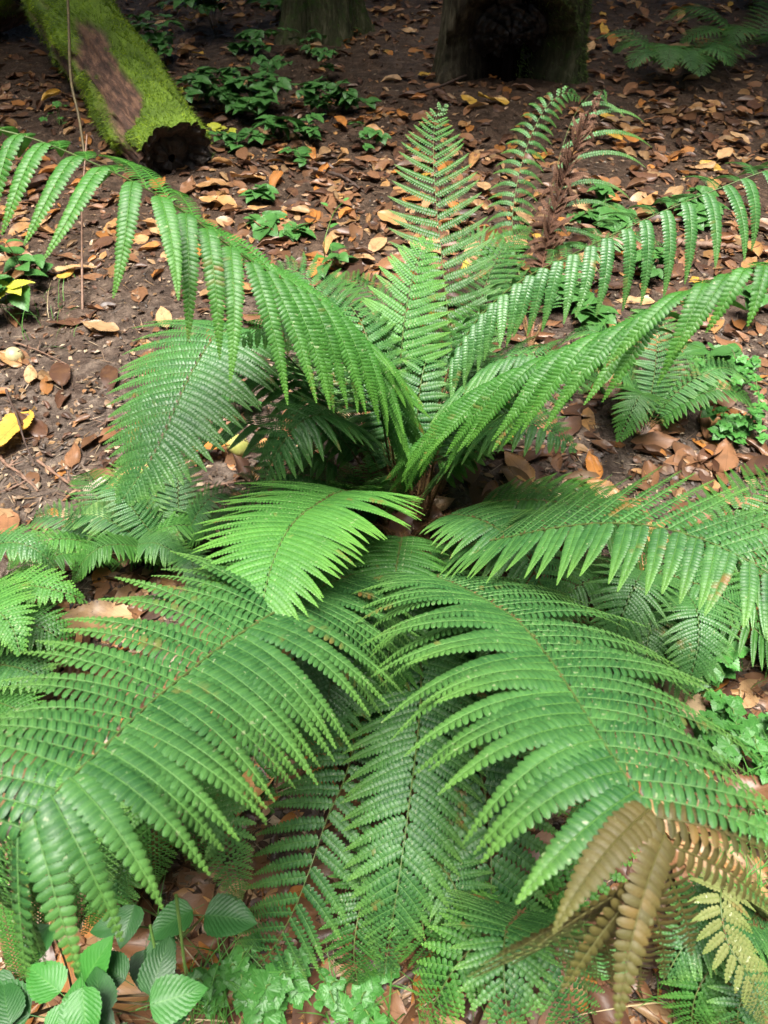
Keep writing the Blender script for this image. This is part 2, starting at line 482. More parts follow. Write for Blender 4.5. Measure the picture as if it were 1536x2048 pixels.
def make_frond(plant, pts, L=.15, b0=.25, sp=.026, hw=.0105, psp=.0052, droop=.8, dpow=1.0, curl=.15, mat='mid', style='round', det=1,
               ang=12, tipang=42, lift=.12, rise=.5, peak=.35, taper=.85, side=None, matfn=None, label=None, split=True, seed=0, rr=.0028, mess=0.0,
               only=None, stalk='stipe', world=False, lean=.22, keel=.25, roll=0.0, skip=0.0, gap=1.0, u1=1.0, scales=True, tilt=.28, far=1.0, droopfn=None, faceq=None, farl=1.0, tipv=.22, fat=1.0):
    r = np.random.default_rng(seed + 101)
    W = [np.asarray(p, float) if world else at(*p) for p in pts]
    n = 160
    P, tot = crom(W, n)
    P = P + np.stack([fbm(np.linspace(0, 3, n), np.full(n, seed + k * 5.3), 2, k) for k in range(3)], 1) * .008 * np.linspace(0, 1, n)[:, None]
    T, S, N = frames(P, side) if side is not None else frames_mid(P)
    if side is None: side = S[0]
    base = P[0].copy()
    loc0 = np.array(plant.location)
    fr = Acc()
    rad = np.interp(np.linspace(0, 1, n), [0, .15, 1], [rr * 1.5, rr, rr * .22])
    tv, tf = tube_arr(P[::2] - base, rad[::2], 7, side)
    fr.add(tv, tf, 0)
    nb = int(n / 2 * b0) * 7
    fi = np.vstack(fr.F[(4, 0)])
    lo = fi[:, 0] < nb
    fr.F = {(4, 1): [fi[lo]], (4, 0): [fi[~lo]]} if lo.any() else {(4, 0): [fi]}
    # papery scales on the stalk
    if scales and split:
        ns = 260
        k = (r.random(ns) ** 1.6 * n * .75).astype(int)
        a = r.random(ns) * 6.283
        dirn = S[k] * np.cos(a)[:, None] + N[k] * np.sin(a)[:, None]
        ln = (.004 + .008 * r.random(ns)) * np.interp(k / n, [0, .3, .75], [1.3, .8, .35])
        p0 = P[k] - base + dirn * rad[k][:, None] * .8
        wv = np.cross(dirn, T[k]) * .0011
        p1 = p0 + (dirn + T[k] * .9 + (r.random((ns, 3)) - .5) * .8) * ln[:, None]
        fr.add(np.stack([p0 - wv, p0 + wv, p1], 1), np.arange(ns * 3).reshape(-1, 3), 2)
    blade = tot * (1 - b0)
    u = 0.0; us = []
    shape = lambda x: np.interp(x, [0, peak * .35, peak, .6, .8, .93, 1], [rise, rise * .5 + .45, 1, .55 + .4 * taper, .30 + .38 * taper, tipv, .05])
    while u < u1 * .985:
        us.append(u); u += sp / blade * (.35 + .65 * float(shape(u)))
    mats = [M[stalk if stalk == 'deadstalk' else 'rachis'], M[stalk], M['scale']]
    nodes = []
    for k, uu in enumerate(us):
        for s in (1, -1):
            if only and s != only: continue
            if r.random() < skip: continue
            uj = min(.995, uu + (s * .25) * sp / blade + (r.random() - .5) * .15 * sp / blade)
            uj = max(uj, 0)
            f = (b0 + (1 - b0) * uj) * (n - 1); i0 = int(f); fx = f - i0; i1 = min(i0 + 1, n - 1)
            p = P[i0] * (1 - fx) + P[i1] * fx
            Tt = T[i0]; Nn = N[i0]
            ro = roll + (r.random() - .5) * .12 + mess * (r.random() - .5)
            Ss = S[i0] * math.cos(ro) + Nn * math.sin(ro)
            Nn2 = np.cross(Ss, Tt)
            a = R(ang + (tipang - ang) * uj ** 1.5 + (r.random() - .5) * 7 + mess * 30 * (r.random() - .5))
            D0 = nrm(Ss * s * math.cos(a) + Tt * math.sin(a) + Nn2 * lift)
            Lp = L * float(shape(uj)) * (1 + (r.random() - .5) * .08)
            if (Ss * s)[1] > 0: Lp *= farl
            npn = max(4, int(Lp / psp))
            hwp = hw * fat * (.35 + .65 * float(shape(uj)) ** .7)
            nu, nv = {0: (3, 3), 1: (4, 3), 2: (6, 5)}[det]
            gd = droopfn(uj) if droopfn else droop
            if (Ss * s)[1] > 0: gd = gd * far
            g = gd * (1 + (r.random() - .5) * .25 + mess * (r.random() - .5) * 3)
            Qr = Tt if faceq is None else nrm(Tt + np.asarray(faceq, float))
            V, FF, A = pinna_arrays(p, D0, Qr, s, Lp, npn, hwp, g, dpow, curl + mess * (r.random() - .5) * 2, nu, nv, style, r, lean, keel, gap, tilt)
            mname = matfn(uj) if matfn else mat
            nodes.append((p, V, FF, A, mname))
    if split:
        me = fr.mesh('frond', mats)
        fo = mk_obj('frond', me, base - loc0, plant)
        for p, V, FF, A, mn in nodes:
            pm = mk_mesh('pinna', V - p, FF, [M[mn]], None, A)
            mk_obj('pinna', pm, p - base, fo)
    else:
        nA = fr.n
        vs = [np.vstack(fr.V)]; fl = [np.vstack(x) for x in fr.F.values()]; mi = [kk[1] for kk in fr.F]
        A_ = {k: [np.zeros(nA)] for k in ('along', 'across', 'rnd')}
        off = nA; bf = []
        for p, V, FF, A, mn in nodes:
            vs.append(V - base); bf += [f + off for f in FF]; off += len(V)
            for k in A_: A_[k].append(A[k])
        fl.append(np.vstack(bf)); mi.append(3)
        me = mk_mesh('frond', np.vstack(vs), fl, mats + [M[mat]], mi, {k: np.concatenate(v) for k, v in A_.items()})
        fo = mk_obj('frond', me, base - loc0, plant)
    if label: fo['label'] = label
    return fo
# ------------------------------------------------------------------ ground
def ground():
    def ax(a, b, lo, hi, fine, n_out):
        return np.r_[lo - (lo - a) * np.linspace(1, 0, n_out, endpoint=False) ** 2.2, np.arange(lo, hi, fine), hi + (b - hi) * np.linspace(0, 1, n_out) ** 2.2]
    xs = ax(-30, 30, -2.2, 2.2, .0125, 120); ys = ax(-12, 40, 0, 5, .0125, 120)
    X, Y = np.meshgrid(xs, ys, indexing='ij')
    Zz = hgt(X, Y) + (.010 * fbm(X * 26, Y * 26, 3, 5) + .006 * np.abs(fbm(X * 60, Y * 60, 2, 6))) * (np.abs(X) < 3)
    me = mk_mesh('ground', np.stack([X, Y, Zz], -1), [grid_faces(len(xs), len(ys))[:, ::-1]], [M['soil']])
    tag(mk_obj('ground', me), kind='structure')
ground()

# ------------------------------------------------------------------ the big fern
cr = gnd(812, 1062)
main = empty('male_fern', cr, 'large green shuttlecock fern filling the middle of the clearing with long arching fronds', 'fern')
def b(dx=0, dy=0, dz=.02):
    return (cr + np.array([dx, dy, dz]))
def A(*pts): return [at(*p) for p in pts]
def mf(pts, **k):
    return make_frond(main, pts, world=True, **k)
# front right, arching towards the viewer, its tip browned
mf([b(.03, -.03)] + A((845, 1135, 1.72), (935, 1180, 1.38), (1028, 1234, 1.12), (1093, 1304, .96), (1150, 1386, .84), (1195, 1460, .76), (1258, 1560, .69), (1312, 1640, .65), (1338, 1705, .64), (1285, 1768, .645), (1190, 1832, .665), (1090, 1895, .70), (1000, 1945, .74)),
   L=.240, b0=.15, sp=.0285, hw=.0205, psp=.0076, lean=.12, keel=.18, droop=1.35, dpow=1.2, curl=.32, mat='mid', det=2, seed=1, rise=.55, peak=.36, taper=1.0, tipv=.42, mess=.14, roll=.12, tilt=.14, far=.75, farl=.84, droopfn=lambda u: 1.3 if u < .78 else .8, ang=8, tipang=38, rr=.0032, lift=.22,
   matfn=lambda u: 'mid' if u < .81 else ('olive' if u < .91 else 'sori'), u1=.97, label='arching frond at front right whose hanging tip has turned brown and yellow')
# front left
mf([b(-.03, -.03)] + A((745, 1130, 1.72), (650, 1170, 1.38), (555, 1222, 1.12), (450, 1290, .98), (370, 1352, .89), (290, 1418, .80), (210, 1495, .72), (130, 1568, .665), (60, 1640, .64), (28, 1700, .66), (40, 1790, .72), (90, 1870, .80)),
   L=.230, b0=.15, sp=.0290, hw=.0205, psp=.0076, lean=.12, keel=.18, droop=1.35, dpow=1.2, curl=.28, mess=.20, roll=.12, tilt=.14, far=.5, farl=.84, mat='mid', det=2, seed=2, rise=.5, peak=.42, taper=.9, ang=8, tipang=30, rr=.0032, lift=.22,
   label='arching frond at front left reaching closest to the viewer')
# bright young frond over the left one
mf([b(-.05, .0)] + A((755, 1010, 1.85), (690, 985, 1.62), (640, 1005, 1.46), (590, 1040, 1.34), (555, 1092, 1.23), (533, 1160, 1.15), (526, 1230, 1.11), (545, 1315, 1.11)),
   L=.205, b0=.24, sp=.0235, hw=.0130, psp=.0056, droop=.5, curl=.35, mat='lite', det=1, seed=3, rise=.62, peak=.30, taper=.75, ang=14, tipang=45, lift=.15, u1=.99, label='bright yellow-green young frond curving over the front left one')
# horizontal frond to the right
mf([b(.05, .0)] + A((870, 1120, 1.86), (940, 1092, 1.66), (1020, 1073, 1.50), (1110, 1055, 1.38), (1210, 1046, 1.28), (1310, 1054, 1.20), (1400, 1078, 1.14), (1480, 1113, 1.09), (1560, 1160, 1.06), (1660, 1240, 1.05), (1760, 1340, 1.1)),
   L=.175, b0=.10, sp=.0345, hw=.0152, psp=.0060, droop=.22, dpow=1.8, curl=-.08, mat='mid', det=2, seed=4, rise=.42, peak=.5, ang=24, tipang=32, lift=.05, taper=1.0, roll=-.12, tilt=.12, mess=.06,
   label='long frond running out level to the right edge')
# upper left, high and hanging
mf([b(-.02, .05)] + A((772, 880, 1.84), (752, 760, 1.66), (715, 668, 1.50), (650, 608, 1.34), (572, 562, 1.22), (502, 522, 1.13), (435, 474, 1.08), (370, 425, 1.04), (300, 382, 1.00), (225, 345, .97), (150, 312, .95), (70, 282, .93), (-10, 262, .92), (-110, 250, .93), (-220, 270, .97)),
   L=.220, b0=.22, sp=.0420, hw=.0165, psp=.0062, lean=.34, gap=.92, droop=1.35, dpow=.7, curl=.35, mat='back', det=2, seed=5, faceq=(-1.1, .1, 0), rise=.8, peak=.5, taper=1.15, mess=.18, far=.6, ang=6, tipang=18, lift=.0, keel=.15,
   label='tall frond arching to the upper left with its leaflets hanging down')
# upper right, high and hanging
mf([b(.04, .06)] + A((858, 900, 1.97), (895, 750, 1.88), (945, 655, 1.80), (1005, 590, 1.73), (1070, 545, 1.68), (1145, 508, 1.62), (1230, 465, 1.57), (1330, 418, 1.53), (1430, 378, 1.50), (1530, 342, 1.48), (1640, 315, 1.48), (1760, 320, 1.52)),
   L=.180, b0=.30, sp=.0400, hw=.0160, psp=.0062, droop=1.4, dpow=.7, curl=-.35, mat='blue', det=2, seed=6, faceq=(1.3, .1, 0), rise=.7, peak=.55, taper=1.1, mess=.26, far=.55, ang=-10, tipang=22, lift=-.05, keel=.15,
   label='upper of the two tall fronds arching to the right edge')
# second hanging frond right
mf([b(.06, .03)] + A((868, 920, 1.86), (905, 835, 1.70), (955, 785, 1.56), (1020, 748, 1.45), (1095, 715, 1.35), (1180, 676, 1.26), (1260, 645, 1.18), (1340, 602, 1.11), (1430, 560, 1.05), (1520, 536, 1.00), (1620, 540, .98), (1720, 580, 1.0)),
   L=.230, b0=.18, sp=.0350, hw=.0170, psp=.0064, lean=.34, gap=.92, droop=1.4, dpow=.7, curl=-.25, mat='back', det=2, seed=7, faceq=(1.3, .1, 0), rise=.9, peak=.55, taper=1.15, mess=.26, far=.55, ang=-8, tipang=20, lift=-.05, keel=.15,
   label='lower of the two tall fronds arching to the right edge')
# upright central frond
mf([b(0, .03)] + A((806, 950, 2.10), (798, 850, 2.02), (800, 750, 1.97), (806, 670, 1.94), (818, 590, 1.93), (838, 520, 1.93), (858, 476, 1.94)),
   L=.150, b0=.22, sp=.0275, hw=.0145, psp=.0058, droop=.30, curl=.22, mat='lite', det=1, seed=8, rise=.75, peak=.28, taper=.8, ang=14, tipang=40, lift=.05, side=(1, 0, 0),
   label='upright light green frond standing in the centre')
# shiny frond behind the left one, tip dropping to the lower left
mf([b(-.06, .04)] + A((720, 900, 1.95), (620, 760, 1.82), (520, 670, 1.72), (440, 665, 1.60), (385, 735, 1.52), (345, 820, 1.45), (305, 910, 1.41), (240, 1010, 1.40)),
   L=.20, b0=.30, sp=.0250, hw=.0165, psp=.0058, droop=.5, curl=.2, mat='blue', det=1, seed=9, rise=.75, peak=.45, ang=4, tipang=34,
   label='silvery wet frond hanging left over the bare soil')
mf([b(-.05, .06)] + A((730, 860, 2.0), (690, 720, 1.95), (650, 620, 1.9), (615, 555, 1.9), (570, 540, 1.92), (520, 560, 1.95)),
   L=.130, b0=.40, sp=.0220, hw=0.0120, psp=.0052, droop=.5, curl=.3, mat='blue', det=1, seed=10, rise=.7, peak=.3, ang=14)
# extra arching fronds round the crown
mf([b(-.02, .04)] + A((785, 900, 1.92), (765, 780, 1.76), (725, 700, 1.62), (665, 655, 1.50), (600, 640, 1.42), (535, 655, 1.38), (480, 690, 1.38)),
   L=.165, b0=.34, sp=.031, hw=.0140, psp=.0058, droop=1.3, dpow=.75, curl=.15, mat='back', det=1, seed=18, faceq=(-1.3, .1, 0), rise=.9, peak=.4, ang=6, tipang=32, mess=.22, far=.4, keel=.15)
mf([b(.04, .05)] + A((880, 890, 1.96), (925, 790, 1.86), (985, 730, 1.77), (1050, 710, 1.70), (1115, 720, 1.66), (1170, 755, 1.66)),
   L=.14, b0=.34, sp=.029, hw=.0130, psp=.0058, droop=1.1, dpow=.8, curl=-.1, mat='mid', det=1, seed=19, faceq=(1.0, .1, 0), rise=.9, peak=.4, ang=0, tipang=30, mess=.2, far=.5)
mf([b(.05, .02)] + A((890, 950, 1.88), (950, 880, 1.75), (1020, 850, 1.66), (1090, 860, 1.60), (1150, 900, 1.58)),
   L=.13, b0=.30, sp=.027, hw=.0130, psp=.0056, droop=.9, dpow=.9, curl=0, mat='mid', det=1, seed=37, rise=.85, peak=.4, ang=2, tipang=30, mess=.18, far=.5)
mf([b(-.05, .01)] + A((760, 950, 1.92), (710, 860, 1.78), (655, 830, 1.68), (600, 845, 1.62), (555, 900, 1.60), (525, 965, 1.62)),
   L=.13, b0=.36, sp=.026, hw=.0125, psp=.0056, droop=.8, dpow=.9, curl=.1, mat='blue', det=1, seed=38, rise=.85, peak=.4, ang=6, tipang=32, mess=.18, far=.5)
# lower fronds under the front ones
mf([b(0, -.05)] + A((820, 1180, 1.80), (838, 1270, 1.62), (842, 1370, 1.48), (834, 1480, 1.37), (818, 1600, 1.28), (800, 1720, 1.22), (782, 1840, 1.20), (765, 1960, 1.22)),
   L=.165, b0=.12, sp=0.0300, hw=0.0152, psp=0.0064, droop=.55, curl=.15, mat='mid', det=1, seed=11, rise=.65, peak=.35, ang=16, tipang=40,
   label='dark lower frond between the two front ones')
mf([b(-.03, -.05)] + A((760, 1200, 1.85), (740, 1330, 1.62), (715, 1460, 1.45), (690, 1560, 1.36), (655, 1640, 1.30), (625, 1730, 1.26), (590, 1820, 1.24), (545, 1900, 1.25), (470, 1985, 1.30)),
   L=.140, b0=.30, sp=0.0330, hw=0.0130, psp=0.0060, droop=.6, curl=.2, mat='mid', det=1, seed=12, rise=.75, peak=.35, ang=10, tipang=36,
   label='frond arching down to the bottom left of centre')
mf([b(.02, -.05)] + A((860, 1220, 1.8), (900, 1350, 1.58), (945, 1480, 1.42), (975, 1600, 1.32), (985, 1720, 1.26), (985, 1820, 1.24), (1000, 1930, 1.26), (1020, 2060, 1.32)),
   L=.150, b0=.25, sp=0.0320, hw=0.0172, psp=0.0072, droop=.5, curl=.1, mat='mid', det=1, seed=13, rise=.7, peak=.5, ang=18, tipang=40)
mf([b(-.05, -.04)] + A((690, 1190, 1.9), (600, 1300, 1.75), (540, 1420, 1.62), (500, 1540, 1.56), (470, 1650, 1.52), (440, 1760, 1.55)),
   L=.135, b0=.2, sp=0.0280, hw=0.0132, psp=0.0060, droop=.5, mat='deep', det=1, seed=14, rise=.6)
mf([b(-.05, -.03)] + A((740, 1150, 1.85), (700, 1180, 1.68), (680, 1250, 1.55), (665, 1340, 1.47), (650, 1440, 1.42), (640, 1560, 1.42)),
   L=.150, b0=.15, sp=0.0280, hw=0.0139, psp=0.0060, droop=.6, mat='blue', det=1, seed=15, rise=.6)
mf([b(.04, -.04)] + A((900, 1170, 1.82), (1000, 1230, 1.62), (1090, 1330, 1.48), (1150, 1450, 1.40), (1180, 1580, 1.38), (1190, 1720, 1.42)),
   L=.140, b0=.2, sp=0.0290, hw=0.0143, psp=0.0064, droop=.6, mat='mid', det=1, seed=16, rise=.6)
mf([b(-.06, 0)] + A((730, 1075, 1.95), (690, 1075, 1.82), (670, 1120, 1.72), (668, 1180, 1.68)),
   L=.110, b0=.2, sp=.018, hw=.009, psp=.005, droop=.5, mat='blue', det=1, seed=17)
# inner short and rear fronds, filling the shuttlecock
def wf(az, rad, hgt_, L, seed, mat, drop=0.25, b0=.34, **k):
    a = R(az); d = np.array([math.cos(a), math.sin(a), 0])
    p0 = cr + d * .04 + Z * .02
    pts = [p0, p0 + d * rad * .22 + Z * hgt_ * .55, p0 + d * rad * .5 + Z * hgt_ * .92, p0 + d * rad * .78 + Z * hgt_, p0 + d * rad + Z * hgt_ * (1 - drop)]
    kk = dict(droop=.55, curl=.22, det=1, ang=10, tipang=38, sp=.0255, hw=.0130, psp=.0056, rise=.65, peak=.34)
    kk.update(k)
    return mf(pts, L=L, b0=b0, mat=mat, seed=seed, **kk)
wf(62, .50, .42, .100, 20, 'deep', .1)
wf(34, .48, .34, .100, 22, 'mid', .2)
wf(115, .42, .48, .100, 24, 'mid', .1)
wf(45, .36, .36, .090, 26, 'mid', .2)
wf(-18, .60, .20, .120, 28, 'deep', .3)
wf(150, .45, .36, .11, 29, 'blue', .3)
wf(165, .48, .42, .12, 61, 'mid', .3)
wf(178, .55, .34, .12, 62, 'blue', .35)
wf(100, .40, .40, .10, 63, 'deep', .15)
wf(22, .52, .40, .12, 64, 'deep', .3)
wf(195, .42, .26, .11, 65, 'mid', .35)
wf(78, .22, .38, .080, 30, 'mid', .15)
wf(20, .30, .28, .090, 31, 'lite', .25)
wf(125, .26, .32, .090, 32, 'mid', .2)
wf(-60, .55, .32, .140, 33, 'mid', .35)
wf(-95, .62, .28, .140, 34, 'deep', .35)
wf(-125, .65, .30, .140, 35, 'deep', .35)
wf(-30, .60, .28, .14, 36, 'deep', .35)

# ------------------------------------------------------------------ ferns behind
rc = gnd(915, 900)
rear = empty('slender_fern', rc, 'tall dark fern with narrow tapering fronds standing behind the central light frond', 'fern')
def rf(pts, **k): return make_frond(rear, [rc + Z * .01] + [at(*p) for p in pts], world=True, **k)
rf([(908, 760, 2.55), (896, 640, 2.52), (882, 510, 2.50), (870, 390, 2.50), (866, 300, 2.52), (872, 235, 2.54), (892, 205, 2.52)], L=.20, b0=.22, sp=.042, hw=.0170, psp=.0068, gap=1.0, droop=.12, curl=.42, mat='deep', det=1,
   style='lobed', seed=40, rise=.8, peak=.25, taper=.75, ang=8, tipang=34, side=(1, 0, 0), lift=.1)
rf([(930, 760, 2.60), (950, 650, 2.62), (975, 560, 2.66), (1010, 490, 2.72), (1060, 450, 2.8)], L=.13, b0=.3, sp=.026, hw=.013, psp=.006, gap=1.0, droop=.4, mat='deep', style='lobed', seed=41)
rf([(890, 790, 2.6), (830, 680, 2.65), (760, 600, 2.7), (700, 560, 2.75), (650, 560, 2.8)], L=.12, b0=.35, sp=.026, hw=.013, psp=.006, gap=1.0, droop=.4, mat='deep', style='lobed', seed=42)
bc = gnd(1060, 700)
arch = empty('arching_fern', bc, 'thin arching fern at right rear with curved wiry leaflets and one dead brown frond', 'fern')
def af(pts, **k): return make_frond(arch, [bc + Z * .01] + [at(*p) for p in pts], world=True, **k)
af([(1080, 560, 2.95), (1105, 440, 2.88), (1130, 350, 2.82), (1165, 260, 2.76), (1205, 180, 2.72)], L=.105, b0=.20, sp=.015, hw=.012, psp=.007, gap=1.1, droop=1.3, curl=1.2, mat='dead', det=1, style='lobed', seed=43, stalk='deadstalk', mess=1.1,
   rise=.8, peak=.45, taper=1.1, lift=.7, side=(1, 0, 0), label='dead frond, brown and shrivelled, standing upright', tipang=60, ang=40)
af([(1070, 540, 3.05), (1095, 420, 3.02), (1120, 310, 2.98), (1150, 230, 2.95), (1185, 186, 2.90), (1215, 178, 2.84)], L=.36, b0=.30, sp=.085, hw=.0135, psp=.0085, gap=.95, droop=.75, dpow=1.2, curl=-.35, mat='mid', det=1, style='lobed', seed=44,
   rise=.7, peak=.7, taper=1.3, ang=18, tipang=55, lift=.25, side=(1, 0, 0), only=1)
af([(1040, 560, 3.0), (1025, 440, 3.0), (1045, 320, 3.0), (1085, 225, 2.98), (1130, 185, 2.95), (1165, 200, 2.9)], L=.12, b0=.30, sp=.04, hw=.013, psp=.007, gap=1.0, droop=1.4, dpow=.8, mat='mid', style='lobed', seed=45, rise=.8, peak=.5, ang=10)
af([(1030, 590, 2.9), (990, 520, 2.85), (950, 480, 2.85), (905, 470, 2.9)], L=.11, b0=.3, sp=.026, hw=.0115, psp=.006, gap=1.0, droop=.3, mat='mid', style='lobed', seed=46)
af([(1130, 560, 2.85), (1200, 490, 2.8), (1270, 470, 2.78), (1330, 490, 2.8)], L=.10, b0=.25, sp=.028, hw=.0115, psp=.006, gap=1.0, droop=.8, mat='blue', style='lobed', seed=47)

def clump(px, py, n, rad, h, L, mats, seed, name, label, az0=0, az1=360, style='round', det=1, hw=.008, sp=.018, psp=.0048, split=False, loc=None, b0=.18, **k):
    c = gnd(px, py) if loc is None else np.array(loc)
    pl = empty(name, c, label, 'fern')
    r = np.random.default_rng(seed)
    for i in range(n):
        a = R(az0 + (az1 - az0) * (i + .5 + (r.random() - .5) * .5) / n); d = np.array([math.cos(a), math.sin(a), 0])
        rr_ = rad * (.8 + .35 * r.random()); hh = h * (.7 + .5 * r.random())
        p0 = c + d * .015 + Z * .01
        bend = np.cross(d, Z) * rr_ * (r.random() - .5) * .35
        pts = [p0, p0 + d * rr_ * .25 + Z * hh * .6, p0 + d * rr_ * .55 + Z * hh * .95 + bend * .4, p0 + d * rr_ * .8 + Z * hh * .92 + bend * .8, p0 + d * rr_ + Z * hh * .65 + bend * 1.3]
        kk = dict(droop=.5, curl=.25); kk.update(k)
        make_frond(pl, pts, world=True, L=L * (.85 + .3 * r.random()), mat=mats[i % len(mats)], seed=seed * 31 + i, b0=b0, style=style, det=det, hw=hw, sp=sp, psp=psp, rise=.8, peak=.28, split=split, rr=.0015, **kk)
    return pl
clump(1340, 150, 10, .48, .20, .15, ['mid', 'deep'], 50, 'lady_fern', 'bright small fern growing among leaves at the top right of the clearing', 140, 400, 'lobed', hw=.013, sp=.026, psp=.009, gap=.75)
clump(1490, 110, 9, .55, .24, .16, ['deep'], 51, 'lady_fern', 'darker fern beside the tree stump side at the top right corner', 120, 420, 'lobed', hw=.013, sp=.03, psp=.010, gap=.75)
clump(250, 1120, 9, .24, .16, .075, ['mid', 'lite', 'deep'], 52, 'wood_fern', 'small bushy fern with fine crowded fronds beside the pale dock leaf', -60, 250, 'lobed', hw=.0075, sp=.013, psp=.0042, b0=.1)
clump(355, 1130, 8, .22, .18, .07, ['mid', 'deep', 'blue'], 53, 'wood_fern', 'small dark fern tucked behind the bright young frond', -60, 250, 'lobed', hw=.0075, sp=.013, psp=.0042, b0=.1)
clump(1290, 860, 9, .28, .24, .085, ['deep', 'mid'], 54, 'lady_fern', 'feathery dark green fern behind the hanging right leaflets', -20, 250, 'lobed', hw=.0085, sp=.016, psp=.005, b0=.12)
clump(1300, 1190, 9, .36, .24, .115, ['deep', 'blue'], 55, 'wood_fern', 'low dark fern under the level right frond', -170, 30, 'round', hw=.0095, sp=.02, b0=.15)
sh = empty('polished_fern', gnd(1250, 1200), 'glossy blue-green fern with one broad frond pointing down at the right side', 'fern')
make_frond(sh, [tuple(np.array(sh.location) + Z * .02)] + A((1270, 1170, 1.85), (1310, 1200, 1.72), (1340, 1260, 1.66), (1375, 1320, 1.64), (1400, 1370, 1.66), (1415, 1420, 1.70)), world=True, L=.125, b0=.2, sp=.017, hw=.0105, psp=.0055, droop=.25, curl=.35, mat='blue', det=1, seed=56, rise=.8, peak=.3, taper=.7, ang=18, tipang=45, style='lobed')
make_frond(sh, [tuple(np.array(sh.location) + Z * .02)] + A((1290, 1150, 1.85), (1370, 1160, 1.72), (1440, 1190, 1.66), (1510, 1240, 1.64)), world=True, L=.11, b0=.2, sp=.019, hw=.0105, psp=.0055, droop=.35, mat='blue', det=1, seed=57, rise=.8, style='lobed')
make_frond(sh, [tuple(np.array(sh.location) + Z * .02)] + A((1250, 1230, 1.8), (1260, 1290, 1.72), (1262, 1350, 1.68), (1250, 1420, 1.68)), world=True, L=.10, b0=.2, sp=.019, hw=.0095, psp=.0055, droop=.35, mat='deep', det=1, seed=58, rise=.8, style='lobed')
# left edge ferns
lc = gnd(-140, 1330)
lf = empty('broad_wood_fern', lc, 'light green fern reaching in from the left edge with blunt crowded leaflets', 'fern')
def lfr(pts, **k):
    kk = dict(L=.105, b0=.2, sp=.0195, hw=.0105, psp=.0062, droop=.4, style='lobed', det=1, rise=.75, peak=.35); kk.update(k)
    return make_frond(lf, [lc + Z * .02] + [at(*p) for p in pts], world=True, **kk)
lfr([(-90, 1240, 1.75), (-20, 1190, 1.60), (50, 1170, 1.52), (120, 1180, 1.48), (175, 1200, 1.50)], mat='lite', seed=60, L=.085)
lfr([(-100, 1180, 1.75), (-40, 1110, 1.66), (20, 1085, 1.6), (75, 1100, 1.58), (115, 1140, 1.6)], mat='blue', seed=61, style='round', L=.08)
lfr([(-80, 1290, 1.7), (-20, 1260, 1.55), (50, 1250, 1.47), (110, 1270, 1.45), (150, 1310, 1.47)], mat='deep', seed=62)
lfr([(-80, 1340, 1.65), (-10, 1330, 1.52), (60, 1340, 1.45), (120, 1375, 1.45)], mat='mid', seed=63)
lfr([(-90, 1400, 1.6), (-20, 1400, 1.48), (40, 1420, 1.4), (90, 1460, 1.4)], mat='deep', seed=64)
lfr([(-90, 1250, 1.7), (-60, 1200, 1.6), (-20, 1210, 1.45), (20, 1250, 1.38), (40, 1310, 1.36)], mat='lite', seed=65)
# pale crinkled fern under the front left frond
pc = gnd(250, 1560)
pf = empty('buckler_fern', pc, 'pale yellow-green crinkled fern hanging below the front left frond', 'fern')
for i, (x0, y0, x1, y1, m, d) in enumerate([(150, 1590, 120, 1800, 'pale', 1.06), (200, 1600, 190, 1810, 'pale', 1.05), (250, 1600, 262, 1790, 'lite', 1.07), (300, 1590, 318, 1770, 'lite', 1.06), (440, 1620, 478, 1815, 'pale', 1.10), (400, 1600, 405, 1750, 'lite', 1.12), (90, 1610, 50, 1780, 'lite', 1.08)]):
    make_frond(pf, [pc + Z * .02] + A((.5 * (x0 + 250), 1520, d + .18), (x0, y0, d), ((x0 + x1) / 2, (y0 + y1) / 2, d - .01), (x1, y1, d + .06)), world=True, L=.048, b0=.35, sp=.0125, hw=.0085, psp=.0052, droop=.2, curl=.3, mat=m, det=1, seed=70 + i,
               style='lobed', rise=.8, peak=.3, taper=1.1, ang=14, rr=.0013, mess=.15)
for i, (x0, x1, y1, m) in enumerate([(175, 165, 1870, 'deep'), (215, 215, 1900, 'deep'), (240, 240, 1860, 'mid'), (70, 85, 1830, 'deep')]):
    make_frond(pf, [pc + Z * .02] + A((x0, 1650, 1.30), (x1, y1 - 100, 1.22), (x1, y1, 1.26)), world=True, L=.05, b0=.3, sp=.0125, hw=.008, psp=.005, droop=.2, mat=m, seed=80 + i, style='round', rr=.0013, split=False)
# frilly pale fern near the crown
fc = gnd(735, 1010)
ff = empty('buckler_fern', fc, 'pale frilly frond cluster just left of the fern crown', 'fern')
for i, (x1, y1, m) in enumerate([(690, 925, 'pale'), (735, 915, 'pale'), (660, 960, 'lite'), (770, 950, 'pale'), (690, 985, 'pale'), (740, 970, 'lite')]):
    make_frond(ff, [fc + Z * .01] + A(((735 + x1) / 2, (1010 + y1) / 2, 1.86), (x1, y1, 1.72)), world=True, L=.055, b0=.15, sp=.012, hw=.008, psp=.006, gap=.8, droop=.3, mat=m, seed=90 + i, style='lobed', rr=.0012, mess=.4, split=False)
